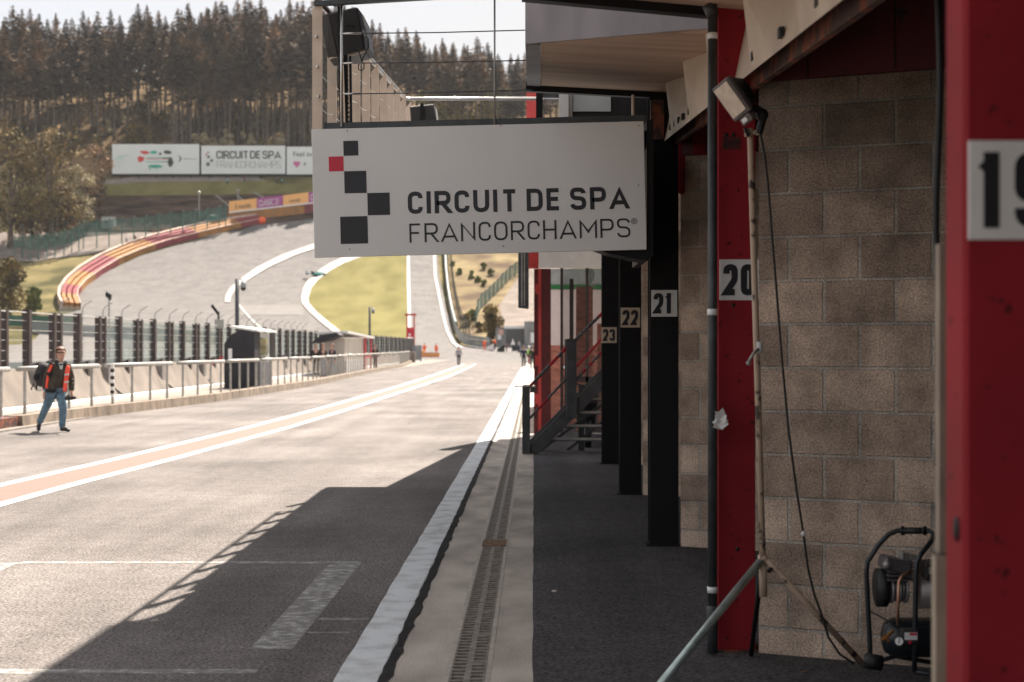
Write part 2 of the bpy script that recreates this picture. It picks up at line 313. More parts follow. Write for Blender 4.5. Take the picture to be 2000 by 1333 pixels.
VEST = mat('hi_vis_vest', (.95, .10, .06), .7, var=.06); GREYC = mat('grey_cloth', (.30, .30, .32), .9, var=.15, scale=15); LIMEC = mat('lime_cloth', (.35, .62, .10), .8, var=.1); SILV = mat('reflective_tape', (.5, .5, .48), .4, var=.05)
BRICKR = mat('red_brick', (.44, .20, .15), .9, var=.3, scale=5, stretch=(1, 1, 4)); LENS = mat('lamp_lens', (.62, .52, .42), .3, var=.12, scale=20)
TEAL = mat('teal_paint', (.05, .35, .36), .4, var=.1); BROWNI = mat('rusty_iron', (.20, .12, .07), .9, var=.35, scale=20, bump=.3)

# ---------------------------------------------------------------- text strokes
def rp(pts, r, closed=False, n=5):
    P_ = [Vector((p[0], p[1])) for p in pts]; N = len(P_); rr = r if isinstance(r, (list, tuple)) else [r] * N; out = []
    for i in range(N):
        if (not closed and i in (0, N - 1)) or rr[i] == 0: out.append(P_[i]); continue
        a, b, c = P_[i - 1], P_[i], P_[(i + 1) % N]; u = (a - b); v = (c - b); q = min(rr[i], u.length * .5 if not (not closed and i - 1 == 0) else u.length * .98, v.length * .5 if not (not closed and i + 1 == N - 1) else v.length * .98)
        s_, e_ = b + u.normalized() * q, b + v.normalized() * q
        for k in range(n + 1):
            t = k / n; k1 = .95
            out.append(s_ * (1 - t) ** 2 + b * 2 * t * (1 - t) + e_ * t * t)
    return out
def glyph(ch, w, h):
    r = w * .5; W = w
    g = {
     'C': [(rp([(w, .74*h), (w, h), (0, h), (0, 0), (w, 0), (w, .26*h)], r), 0)], 'O': [(rp([(0, h), (w, h), (w, 0), (0, 0)], r, True), 1)],
     'I': [([(0, 0), (0, h)], 0)], 'U': [(rp([(0, h), (0, 0), (w, 0), (w, h)], r), 0)], 'T': [([(0, h), (w, h)], 0), ([(w/2, h), (w/2, 0)], 0)],
     'R': [(rp([(0, 0), (0, h), (w, h), (w, .45*h), (0, .45*h)], [0, 0, r*.8, r*.8, 0]), 0), ([(w*.48, .45*h), (w*1.02, 0)], 0)],
     'P': [(rp([(0, 0), (0, h), (w, h), (w, .42*h), (0, .42*h)], [0, 0, r*.8, r*.8, 0]), 0)],
     'D': [(rp([(0, 0), (0, h), (w, h), (w, 0)], [0, 0, r*.9, r*.9], True), 1)],
     'E': [([(w, h), (0, h), (0, 0), (w, 0)], 0), ([(0, h*.52), (w*.9, h*.52)], 0)], 'F': [([(w, h), (0, h), (0, 0)], 0), ([(0, h*.5), (w*.88, h*.5)], 0)],
     'S': [(rp([(w*.98, .8*h), (w*.9, h), (0, h), (0, .55*h), (w, .5*h), (w, 0), (.08*w, 0), (0, .2*h)], [0, r*.7, r*.9, r*.8, r*.8, r*.9, r*.7, 0]), 0)],
     'A': [([(0, 0), (w*.5, h), (w, 0)], 0), ([(w*.17, h*.24), (w*.83, h*.24)], 0)], 'N': [([(0, 0), (0, h), (w, 0), (w, h)], 0)],
     'H': [([(0, 0), (0, h)], 0), ([(w, 0), (w, h)], 0), ([(0, h*.5), (w, h*.5)], 0)], 'M': [([(0, 0), (0, h), (w/2, .33*h), (w, h), (w, 0)], 0)],
     'L': [([(0, h), (0, 0), (w, 0)], 0)], 'K': [([(0, 0), (0, h)], 0), ([(w, h), (0, .4*h)], 0), ([(w*.4, .6*h), (w, 0)], 0)],
     '2': [(rp([(0, .74*h), (0, h), (w, h), (w, .5*h), (0, 0), (w*1.03, 0)], [0, r, r, r*.7, 0, 0]), 0)], '1': [([(w*.42, 0), (w*.42, h)], 0), ([(-.12*w, .80*h), (w*.42, .93*h)], 0)],
     '0': [(rp([(0, h), (w, h), (w, 0), (0, 0)], r, True), 1)], '3': [(rp([(0, .78*h), (0, h), (w, h), (w, .53*h), (.4*w, .53*h)], [0, r, r, r*.7, 0]), 0), (rp([(.4*w, .53*h), (w, .53*h), (w, 0), (0, 0), (0, .22*h)], [0, r*.7, r, r, 0]), 0)],
     '9': [(rp([(0, h), (w, h), (w, .42*h), (0, .42*h)], r*.9, True), 1), (rp([(w, .7*h), (w, 0), (0, 0), (0, .2*h)], [0, r, r, 0]), 0)],
    }
    return g[ch]
def ribbon(mb, pts, t, closed, tf, dz, lim=None):
    pts = [Vector((p[0], p[1])) for p in pts]; q = [pts[0]]
    for p in pts[1:]:
        if (p - q[-1]).length > 1e-6: q.append(p)
    if closed and (q[0] - q[-1]).length < 1e-6: q.pop()
    n = len(q); Lp = []; Rp = []
    for i in range(n):
        a = q[i - 1] if (i or closed) else None; b = q[i]; c = q[(i + 1) % n] if (i < n - 1 or closed) else None
        d0 = (b - a).normalized() if a is not None else (c - b).normalized(); d1 = (c - b).normalized() if c is not None else d0
        n0 = Vector((-d0.y, d0.x)); n1 = Vector((-d1.y, d1.x)); m = (n0 + n1)
        m = m.normalized() if m.length > 1e-4 else n0
        k = t / 2 / max(.3, m.dot(n0)); Lp.append(b + m * k); Rp.append(b - m * k)
    if lim and not closed:
        for e, o_ in ((0, 1), (n - 1, n - 2)):
            d = (q[e] - q[o_]).normalized()
            for yl, sg_ in ((lim[0], -1), (lim[1], 1)):
                if abs(q[e].y - yl) < t * .6 and d.y * sg_ > .3:
                    for A in (Lp, Rp): A[e] = A[e] + d * ((yl - A[e].y) / d.y)
    if lim:
        for A in (Lp, Rp):
            for i in range(n): A[i].y = min(lim[1], max(lim[0], A[i].y))
    for i in range(n if closed else n - 1):
        j = (i + 1) % n
        mb.hexa([tf(Rp[i], 0), tf(Rp[j], 0), tf(Lp[j], 0), tf(Lp[i], 0), tf(Rp[i], dz), tf(Rp[j], dz), tf(Lp[j], dz), tf(Lp[i], dz)])
WID = {'I': 0, 'M': 1.35, 'A': 1.27, 'T': 1.02, '1': .75, 'E': .86, 'F': .86, 'C': .9, 'N': 1.07}
def text(mb, s, x0, x1, y, h, t, tf, wr=.5, gap=None):
    """stroke lettering between x0 and x1 (outer edges), cap height h, stroke t; tf(p2, d) -> 3D"""
    ch = h - t; ws = [(WID.get(c, 1) if c != ' ' else .12) for c in s]; base = wr * h
    tot = x1 - x0
    n = len(s); g = gap if gap is not None else .0
    widths = [a * base + (t if c != ' ' else 0) for a, c in zip(ws, s)]
    g = (tot - sum(widths)) / (n - 1); x = x0; k = 0
    for c, wd, a in zip(s, widths, ws):
        if c != ' ':
            for pl, cl in glyph(c, a * base, ch):
                k += 1; ribbon(mb, [(p[0] + x + t / 2, p[1] + y + t / 2) for p in pl], t, cl, tf, .0015 + .0002 * (k % 5), (y, y + h))
        x += wd + g
def plane_tf(O, U, V, N):
    O, U, V, N = map(Vector, (O, U, V, N))
    return lambda p, d=0: O + U * p[0] + V * p[1] + N * d
def fonttext(s, size, m, parent, O, U, V, name='lettering', ext=.01, width=None):
    cu = bpy.data.curves.new('t', 'FONT'); cu.body = s; cu.size = size; cu.extrude = ext; to = bpy.data.objects.new('t', cu); col.objects.link(to)
    bpy.context.view_layer.update(); me = bpy.data.meshes.new_from_object(to.evaluated_get(bpy.context.evaluated_depsgraph_get())); bpy.data.objects.remove(to)
    U = Vector(U).normalized(); V = Vector(V).normalized(); N = U.cross(V)
    xs = [v.co.x for v in me.vertices]; k = (width / (max(xs) - min(xs))) if width else 1
    for v in me.vertices: v.co = Vector(O) + U * v.co.x * k + V * v.co.y + N * (v.co.z)
    me.materials.clear(); me.materials.append(m); o = bpy.data.objects.new(name, me); col.objects.link(o)
    if parent: o.parent = parent; o.matrix_parent_inverse = PINV(parent)
    return o

# ================================================================ TERRAIN AND GROUND
mb = MB(); xs = [-900, -500, -300, -200, -150, -110, -80, -60, -40, -25, -15, -8, 0, 8, 15, 25, 40, 60, 80, 110, 150, 200, 300, 500, 900]
ys = [-60, -20, 0, 20, 50, 80, 110, 140, 160] + [170 + 3 * i for i in range(80)] + [420, 440, 460, 500, 560, 640, 760, 1000, 1400]
def tz(x, y):
    z = H(y) - .16
    if y > 345: z += min(1, (y - 345) / 40) * (2.0 * math.sin(x * .045 + y * .03) + 1.6 * math.sin(x * .11 - y * .05))
    if y > 380: z -= max(0, min(1, (x + 40) / 160)) * min(28, (y - 380) * .5)
    return z
idx = {}
for j, y in enumerate(ys):
    for i, x in enumerate(xs): idx[i, j] = len(mb.v); mb.v.append((x, y, tz(x, y)))
for j in range(len(ys) - 1):
    for i in range(len(xs) - 1): mb.f.append((idx[i, j], idx[i+1, j], idx[i+1, j+1], idx[i, j+1])); mb.mi.append(1 if ys[j] > 352 else 0)
mb.build('ground', [GRASS, FORF], smooth=True, kind='structure')

def sheet(name, rows, m, lift, nx=14, **kw):
    rows = sorted(rows, key=lambda r: -r[0]); ysr = []
    y = rows[0][0]
    while y > rows[-1][0]: ysr.append(y); y -= (2.0 if y < 720 else 6)
    ysr.append(rows[-1][0]); L_ = [(-r[0], r[1]) for r in rows]; Rr = [(-r[0], r[2]) for r in rows]
    b = MB(); g = []
    for y in ysr:
        a, c = lerp(L_, -y), lerp(Rr, -y); g.append([])
        for i in range(nx + 1): p = G(a + (c - a) * i / nx, y); g[-1].append(len(b.v)); b.v.append((p.x, p.y, p.z + lift))
    for j in range(len(g) - 1):
        for i in range(nx): b.f.append((g[j][i], g[j][i+1], g[j+1][i+1], g[j+1][i])); b.mi.append(0)
    return b.build(name, m, smooth=True, **(kw or {'kind': 'structure'}))
# pit lane, gutter, walkway (flat part)
def flat(name, x0, x1, y0, y1, z, m, ny=1):
    b = MB(); st = (y1 - y0) / ny
    for i in range(ny): b.face([(x0, y0 + i*st, z), (x1, y0 + i*st, z), (x1, y0 + (i+1)*st, z), (x0, y0 + (i+1)*st, z)])
    return b.build(name, m, kind='structure')
b = MB(); b.box(-90, -.80, -20, 184, -.1, .02)     # pit lane with a rolled edge down to the gutter
N_ = 260; rr = random.Random(3); ys_ = [-4 + 74 * (i / N_) ** 1.6 for i in range(N_ + 1)]; jit = [rr.uniform(-.012, .012) for _ in ys_]
for i in range(N_):
    b.face([(-.80, ys_[i], .02), (-.755 + jit[i], ys_[i], .001), (-.755 + jit[i+1], ys_[i+1], .001), (-.80, ys_[i+1], .02)])
b.build('pit_lane', ASP, kind='structure')
b = MB(); b.face([(-.80, 70, .02), (-.76, 70, 0), (-.76, 184, 0), (-.80, 184, .02)]).build('pit_lane_edge', ASP, kind='structure')
b = MB(); b.box(-.79, -.468, -4, 184, -.1, 0); b.box(-.228, -.005, -4, 184, -.1, 0); b.box(-.468, -.228, -4, 184, -.12, -.09); b.build('gutter', CONC, kind='structure')
N_ = 200; b = MB(); ys_ = [-4 + 64 * (i / N_) ** 1.6 for i in range(N_ + 1)]; jit = [rr.uniform(-.004, .006) for _ in ys_]
for i in range(N_): b.face([(-.008 + jit[i], ys_[i], .006), (12, ys_[i], .006), (12, ys_[i+1], .006), (-.008 + jit[i+1], ys_[i+1], .006)])
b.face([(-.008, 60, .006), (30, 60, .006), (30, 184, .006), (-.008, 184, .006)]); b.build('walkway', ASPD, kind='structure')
b = MB(); N_ = 420; ys_ = [3 + 117 * (i / N_) ** 1.9 for i in range(N_ + 1)]; jl = [rr.uniform(-.008, .006) for _ in ys_]; jr = [rr.uniform(-.012, .010) for _ in ys_]
for i in range(N_): b.face([(-.792 + jl[i], ys_[i], .0232), (-.742 + jr[i], ys_[i], .0035), (-.742 + jr[i+1], ys_[i+1], .0035), (-.792 + jl[i+1], ys_[i+1], .0232)])
b.build('tar_edge', mat('tar', (.022, .021, .022), .8, var=.4, scale=60, bump=.6, bscale=90), kind='structure')
# markings
def line(name, x0, x1, y0, y1, m, z=.024): return flat(name, x0, x1, y0, y1, z, m, 8)
b = MB(); N_ = 220; ys_ = [2 + 120 * (i / N_) ** 1.7 for i in range(N_ + 1)]; jl = [rr.uniform(-.006, .006) for _ in ys_]; jr = [rr.uniform(-.012, .008) for _ in ys_]
for i in range(N_):
    b.face([(-1.017 + jl[i], ys_[i], .0214), (-.80, ys_[i], .0214), (-.80, ys_[i+1], .0214), (-1.017 + jl[i+1], ys_[i+1], .0214)])
    b.face([(-.80, ys_[i], .0214), (-.778 + jr[i], ys_[i], .0135), (-.778 + jr[i+1], ys_[i+1], .0135), (-.80, ys_[i+1], .0214)])
b.build('edge_line', WPAINT, kind='structure')
BAND = [(0, 948, 996), (212, 900, 934), (480, 836, 862), (620, 799, 819), (760, 760, 774), (840, 735, 744), (905, 712, 717)]
def gnd(px, py): q = 4778 / (py - CY); return ((px - CX) * q / F, q)
up = [gnd(a, b_) for a, b_, c_ in BAND]; lo_ = []
for (x, y) in up: lo_.append((x + 1.03 if y < 60 else x + 1.3, y))
up = [(up[0][0] - .25, 8)] + up; lo_ = [(lo_[0][0] - .25, 8)] + lo_
def strip(name, A, B, m, z):
    b = MB()
    for i in range(len(A) - 1): b.face([(*A[i], z), (*B[i], z), (*B[i+1], z), (*A[i+1], z)])
    b.build(name, m, kind='structure')
strip('lane_line', up, [(x + .17, y) for x, y in up], WPAINT, .0218)
strip('lane_line', [(x - .17, y) for x, y in lo_], lo_, WPAINT, .0218)
strip('red_lane_band', [(x + .17, y) for x, y in up], [(x - .17, y) for x, y in lo_], PINK, .021)
line('pit_box_line', -4.05, -1.36, 11.16, 11.27, WOLD, .0216); line('pit_box_line', -1.6, -1.36, 8.0, 11.15, WOLD, .0213)
line('pit_box_line', -3.2, -1.45, 7.40, 7.50, WOLD, .0213); line('pit_box_line', -1.35, -1.03, 8.85, 8.92, WOLD, .0213)
line('pit_box_line', -4.25, -4.05, 8.2, 11.2, WOLD, .0219); line('pit_box_line', -1.35, -1.1, 8.45, 8.48, WOLD, .0213)
# far track, infield, banks (all lie on the slope)
sheet('race_track', [(707, -250, 1300), (690, -200, 1150), (682, -150, 1080), (676, 0, 905), (672, 60, 893), (650, 80, 884), (620, 110, 878), (608, 150, 872), (585, 149, 868), (560, 160, 862), (540, 190, 858), (500, 275, 855), (480, 345, 853), (460, 425, 852), (440, 500, 851), (426, 560, 850), (410, 640, 850), (380, 800, 850)], ASPF, .0208, 30)
sheet('infield_grass', [(662, 672, 798), (655, 662, 798), (640, 641, 798), (620, 617, 798), (600, 603, 797), (585, 600, 797), (560, 609, 796), (545, 620, 795), (530, 640, 795), (515, 664, 794), (505, 690, 794), (490, 730, 794), (470, 770, 794)], GRASSI, .10, 12)
def pxline(name, pts, m, lift=.16):
    rows = [(y, x - w_ / 2, x + w_ / 2) for x, y, w_ in pts]; return sheet(name, rows, m, lift, 3)
WBR = mat('fresh_white_paint', (.34, .325, .31), .7, var=.06)
KERBP = mat('kerb_paint', (.38, .33, .30), .7, var=.2, scale=.7)
pxline('track_edge_line', [(800, 672, 6), (799, 600, 6), (798, 560, 6), (797, 480, 5)], WBR)
pxline('track_edge_line', [(900, 682, 12), (886, 672, 7), (874, 650, 5), (866, 620, 5), (858, 580, 5), (850, 540, 5), (848, 490, 5)], WBR)
pxline('track_kerb', [(690, 664, 10), (674, 658, 14), (658, 650, 16), (635, 632, 16), (612, 612, 15), (597, 595, 14), (595, 585, 14), (600, 565, 16), (612, 548, 20), (633, 531, 24), (658, 516, 28), (693, 502, 34), (743, 488, 36)], KERBP, .2)
pxline('track_kerb', [(444, 592, 10), (446, 580, 11), (455, 565, 13), (481, 545, 18), (513, 524, 23), (563, 500, 28), (628, 478, 32)], WBR, .2)
pxline('track_edge_line', [(540, 664, 8), (515, 648, 6), (495, 630, 5), (478, 612, 4), (464, 594, 4)], WBR, .18)
sheet('pale_tarmac_patch', [(616, 470, 592), (597, 466, 592)], mat('pale_tarmac', (.15, .14, .132), .9, var=.08, scale=.5), .06)
sheet('dry_bank', [(668, 893, 1120), (650, 892, 1120), (620, 884, 1120), (600, 880, 1120), (560, 876, 1120), (500, 874, 1120), (440, 872, 1120)], DRY, .06, 10)
sheet('service_road', [(640, 985, 1120), (600, 975, 1120), (575, 990, 1120), (545, 1012, 1120), (520, 1030, 1120)], GRAV, .14, 8)
sheet('service_road', [(512, 20, 70), (506, 0, 100), (499, -60, 165), (488, -200, 215), (478, -300, 290), (462, -300, 420), (455, -300, 445)], GRAV, .10, 12)
sheet('earth_bank', [(452, 160, 470), (440, 90, 500), (425, 60, 640), (400, 100, 1000), (385, 170, 1000), (372, 230, 1000)], EARTH, .14, 16)
sheet('upper_track', [(362, 165, 230), (357, 185, 270), (352, 230, 1000), (346, 270, 1000)], GRAV, .22, 16)
sheet('grass_strip', [(384, 170, 330), (378, 170, 700), (372, 168, 1000), (352, 165, 1000)], GRASSI, .18, 16)

# ================================================================ PIT BUILDING (right side)
def cz(Y, z12): return z12 + .072 * (Y - 12.25)
YC = {18: -1.0, 19: 3.3, 20: 8.0, 21: 12.25, 22: 16.5, 23: 20.85}
for k, Yc in YC.items():
    red = k <= 20; m = RED if red else BSTEEL; x0 = 1.035 if k == 20 else 1.005 if k == 19 else .995; x1 = 1.245; d = .17 if k == 19 else .2
    top = cz(Yc, 3.95) if k != 21 else 4.15
    t = thing('steel_column', {18: 'red steel garage column nearest to the viewer, before number 19', 19: 'large blurred red steel column carrying number 19 at the right edge', 20: 'red steel column carrying number 20 beside the grey downpipe', 21: 'black steel column carrying number 21 beside the overhead sign',
        22: 'black steel column carrying number 22', 23: 'black steel column carrying number 23 next to the metal stairs'}[k], 'column', (x0 + .1, Yc, 0), 'numbered garage columns')
    b = MB()
    b.box(x0, x1, Yc, Yc + .016, .006, top); b.box(x0, x1, Yc + d - .016, Yc + d, .006, top); b.box((x0+x1)/2 - .006, (x0+x1)/2 + .006, Yc + .016, Yc + d - .016, .006, top)
    if k == 19: b.box(x0 - .004, x0 + .012, Yc + .0165, Yc + d - .0165, .01, top)
    b.build('shaft', m, t, bevel=.003)
    b = MB(); b.box(x0 - .03, x1 + .03, Yc - .02, Yc + d + .02, .006, .018)
    b.build('base_plate', BSTEEL if not red else RUST, t)
    if k == 19:
        for zz in (.99 - .0, .3): MB().ball((x0 - .006, Yc + .06, zz + .3), .018, sc=(.5, 1, 1.7)).build('bolt', BLK, t, True)
    if k == 20:
        for (px, py) in ((1440, 1073), (1432, 596), (1418, 264), (1432, 264)): MB().ball(P(px, py, Yc - .002), .012, sc=(1, .4, 1)).build('bolt', BLK, t, True)
        b = MB(); b.box(1.06, 1.16, Yc - .006, Yc - .001, 2.83, 2.90); b.build('cleat_plate', REDDK, t)
    # number plate
    if k >= 19:
        zc = {19: 2.083, 20: 2.097, 21: 2.095, 22: 2.06, 23: 1.893}[k]; cx = {19: 1.118, 20: 1.155, 21: 1.122, 22: 1.118, 23: 1.1}[k]; hw = .112; hh = .115
        s_ = thing('number_sign', f'white plate with black number {k} screwed to the column', 'sign', (cx, Yc - .004, zc), 'garage number plates')
        s_['label'] = {19: 'large out-of-focus white plate reading 19 on the nearest red column', 20: 'white plate reading 20 on the red column beside the downpipe', 21: 'white plate reading 21 on a black column', 22: 'cream plate reading 22 on a black column', 23: 'small cream plate reading 23 on the farthest black column'}[k]
        yb = Yc - .008
        b = MB(); b.box(cx - hw, cx + hw, yb, Yc - .001, zc - hh, zc + hh); b.build('plate', WHITE if k < 22 else mat('cream_plate', (.62, .50, .37), .6, var=.08), s_, bevel=.002)
        b = MB(); st = str(k); tf = plane_tf((cx, yb - .0006, zc), (1, 0, 0), (0, 0, 1), (0, -1, 0))
        text(b, st, -.092, .088 if k not in (19, 21) else .076, -.088, .176, .036, tf, .26)
        b.build('digits', BLKT, s_)
        if k == 20: MB().ball((cx - .04, yb - .003, zc + .02), .007).build('screw', RUST, s_, True)
# angled block walls beside each column
ang = math.atan2(-.17, .394)
for k in (20, 21, 22, 23):
    Yc = YC[k]; top = {20: 3.2, 21: 3.36, 22: 3.7, 23: 4.0}[k]
    b = MB(); Lw = 4.0; b.box(0, Lw, 0, .19, -.02, top)
    o = b.build('block_wall', BLOCK if k == 20 else BLOCKLIT, None, label={20: 'rough concrete block wall behind the floodlight stand and compressor', 21: 'concrete block wall strip between column 21 and the downpipe', 22: 'narrow concrete block wall strip between columns 22 and 21', 23: 'thin sliver of block wall between columns 23 and 22'}[k], cat='wall')
    o.location = (1.26, Yc + .0 - .03, 0); o.rotation_euler = (0, 0, ang)
    # mortar phase: shift mesh so courses land as in the photograph
    for v in o.data.vertices: v.co.x -= -.6; v.co.z += .0875
    o.location.z -= .0875; o.location -= Vector((math.cos(ang), math.sin(ang), 0)) * .6
    # red header above the wall
    b = MB(); Mx = Matrix.Translation((1.26, Yc - .03, 0)) @ Matrix.Rotation(ang, 4, 'Z')
    b.box(0, 4, -.03, .15, top + .003, top + 1.1, Mx)
    h_ = b.build('header_panel', REDDK, label={20: 'large dark red header panel above the block wall behind the floodlight', 21: 'dark red header panel above the block wall next to column 21', 22: 'dark red header panel above the wall strip behind column 22', 23: 'dark red header panel above the wall sliver behind column 23'}[k], cat='panel')  # shade under the fascia is put into the dark red
    if k == 20:
        b = MB(); b.box(.28, .285, -.036, -.031, top + .01, top + 1, Mx); b.box(.75, .755, -.036, -.031, top + .01, top + 1, Mx); b.build('seam', BLK, h_)
# garage shell behind
t = thing('pit_building', 'long pit garage building with dark garages and upper storey above the columns', 'building', (4, 8, 0))
b = MB(); b.hexa([(1.135, -6, cz(-6, 4.0)), (9, -6, cz(-6, 4.0)), (9, 21.2, cz(21.2, 4.0)), (1.135, 21.2, cz(21.2, 4.0)), (1.135, -6, cz(-6, 4.2)), (9, -6, cz(-6, 4.2)), (9, 21.2, cz(21.2, 4.2)), (1.135, 21.2, cz(21.2, 4.2))]); b.build('roof', FASC, t)
b = MB(); b.box(9, 9.2, -6, 21.2, 0, 5); b.build('back_wall', BLOCK, t)
b = MB(); b.box(1.4, 9, -6, -5.8, 0, 4.0); b.box(1.4, 9, 21.25, 21.4, 0, 4.6); b.build('end_wall', BLOCK, t)
b = MB(); b.box(2.2, 9, -6, 12.4, 5.1, 7.6); b.build('upper_storey', WHITE, t)
b = MB(); b.box(-1.07, 9.2, 3.6, 13.45, 7.0, 7.25); b.build('shade_overhang', FASC, t)  # unseen overhang, added and sized to cast shade on the near lane
for yy in (3.9, 8.0, 12.2): MB().box(2.05, 2.19, yy, yy + .14, cz(yy, 4.22), 6.99).build('shade_overhang_post', RED, t)
# canopies and beige folded fascias per bay
def canopy(Yf, Yn, lab, flab):
    t = thing('canopy', lab, 'canopy', (.5, Yf, cz(Yf, 3.88)), 'canopies over the garage walkway')
    xl = -.06; xr = 1.115; Yl = Yn + 1.14
    zt = lambda x, Y: cz(Y, 3.975 if Yf > 9 else 4.035) - (x - xl) * (.052 if Yf > 9 else .092)
    def hx(p4, h, name, m, **k): MB().hexa([(x, y, zt(x, y) + k.get('dz', 0)) for x, y in p4] + [(x, y, zt(x, y) + k.get('dz', 0) + h) for x, y in p4]).build(name, m, t)
    hx([(xl + .105, Yl + .02), (xr + .12, Yn + .03), (xr + .12, Yf), (xl + .12, Yf)], .05, 'soffit', SOFF)
    hx([(xl, Yl), (xr, Yn), (xr, Yn + .028), (xl, Yl + .028)], .55, 'side_panel', FASC, dz=-.004)
    hx([(xl, Yl + .03), (xl + .1, Yl + .01), (xl + .117, Yf), (xl, Yf)], .55, 'edge_trim', FASC, dz=-.006)
    hx([(xl - .01, Yf + .002), (xr + .02, Yf + .002), (xr + .02, Yf + .12), (xl - .01, Yf + .12)], .07, 'gutter_beam', BSTEEL, dz=-.05)
    hx([(xl, Yl + .03), (xr, Yn + .03), (xr, Yf), (xl, Yf)], .05, 'top_sheet', FASC, dz=.45)
    # folded beige fascia
    f = thing('fascia', flab, 'fascia', (1.12, Yf, cz(Yf, 3.49)), 'folded beige fascias above the garage doors')
    Yn2 = Yf - 4.02; b = MB(); n = 3; X = 1.12
    def pt(y, z, dx=0): return (X + dx, y, cz(y, z))
    for i in range(n):
        a = Yf - (Yf - Yn2) * i / n; c = Yf - (Yf - Yn2) * (i + 1) / n; m_ = (a + c) / 2
        b.face([pt(a, 3.49), pt(m_, 3.49), pt(a, 3.92, .09)]); b.face([pt(a, 3.92, .09), pt(m_, 3.49), pt(m_, 3.92, -.05)])
        b.face([pt(m_, 3.49), pt(c, 3.49), pt(m_, 3.92, -.05)]); b.face([pt(c, 3.49), pt(c, 3.92, .09), pt(m_, 3.92, -.05)])
    b.build('folded_sheet', BEIGE, f)
    b = MB(); b.hexa([(X + .095, Yn2, cz(Yn2, 3.47)), (X + .13, Yn2, cz(Yn2, 3.47)), (X + .13, Yf, cz(Yf, 3.47)), (X + .095, Yf, cz(Yf, 3.47)), (X + .10, Yn2, cz(Yn2, 3.92)), (X + .13, Yn2, cz(Yn2, 3.92)), (X + .13, Yf, cz(Yf, 3.92)), (X + .10, Yf, cz(Yf, 3.92))]); b.build('backing', RUST, f)
    ve = [.6, .95, 1.25, 1.55, 2.0] if Yf > 9 else [.75, 1.55, 2.4]
    for d in ve:
        y = Yf - d; MB().box(X - .012, X + .012, y - .03, y + .03, cz(y, 3.54), cz(y, 3.585)).build('vent', BLK, f)
canopy(12.25, 8.56, 'grey canopy box with tan soffit over the walkway at garage 21', 'beige folded sheet fascia with five small slots left of the downpipe')
canopy(8.0, 4.3, 'dark edged canopy above column 20, only its far beam in view', 'beige folded sheet fascia in the top right, above the block wall')
canopy(3.3, -.4, 'canopy over the walkway above the viewer', 'beige fascia above the nearest garage')
# red bracket hanging under the fascia at garage 21
t = thing('red_lever', 'red steel lever hanging below the beige fascia next to column 21', 'lever', P(1331, 320, 12.2))
b = MB(); b.bar(P(1332, 240, 12.2), P(1331, 375, 12.2), .055, .03, (0, 1, 0)); b.build('arm', RED, t, bevel=.004)
MB().tube([P(1331, 374, 12.19), P(1331, 374, 12.22)], .028, 12).build('rounded_end', RED, t)
b = MB(); b.box(1.36, 1.75, 12.1, 12.2, 3.36, 3.72); b.build('red_bracket_plate', RED, label='red steel plate under the beige fascia above the block wall of garage 21', cat='panel')
# downpipe
t = thing('downpipe', 'dark grey plastic downpipe with white tape bands in front of column 20', 'pipe', (1.01, 7.9, 0))
PY = 7.9; pxx = (1391.5 - CX) * PY / F
MB().tube([(pxx, PY, .28), (pxx, PY, 3.62)], .0265, 14).build('pipe', DSTEEL, t, True)
MB().tube([(pxx, PY, .02), (pxx, PY, .27), (pxx, PY, .285)], [.03, .033, .026], 14).build('socket', DSTEEL, t, True)
MB().tube([(pxx - .03, PY, 3.62), (pxx, PY, 3.56)], .031, 10).build('elbow', DSTEEL, t, True)
for py in (71, 610, 1152): z = P(0, py, PY).z; MB().tube([(pxx, PY, z - .017), (pxx, PY, z + .017)], .0295, 14).build('tape_band', WHITE, t, True)
b = MB(); rr = random.Random(5)
for i in range(7):
    a = rr.uniform(0, 6.3); c = P(1407, 812 + i * 3, 7.82); u = Vector((math.cos(a), rr.uniform(-.5, .2), math.sin(a))) * .04; v = Vector((-math.sin(a), .3, math.cos(a))) * .022
    b.face([c - u - v, c + u * .6 - v, c + u + v, c - u * .5 + v * 1.3])
b.build('tied_rag', WHITE, label='crumpled white paper rag tied to the grey downpipe', cat='rag')
# pale door track and cables beside column 19
t = thing('door_track', 'pale beige vertical door rail behind the nearest red column', 'rail', (1.14, 3.9, 0))
MB().box(1.09, 1.125, 3.86, 3.9, .006, 1.15).build('rail', mat('pale_rail', (.42, .34, .26), .6), t)
MB().box(1.10, 1.13, 3.86, 3.9, 1.16, 2.0).build('rail_cap', mat('pale_rail2', (.30, .24, .19), .6), t)
b = MB(); b.tube([P(1832 + 4 * math.sin(i * .7), 0 + i * 65, 5.0) for i in range(-2, 15)], .012, 8); b.build('hanging_cable', RUB, smooth=True, label='thick black cable hanging down the block wall next to the nearest column', cat='cable')
b = MB(); b.tube([P(1828, 985, 4.2), P(1834, 1040, 4.2), P(1842, 1090, 4.15), P(1843, 1150, 4.15), P(1836, 1220, 4.15)], .013, 8); b.build('hose_end', RUB, smooth=True, label='short black hose end bent over the pale door rail', cat='hose')

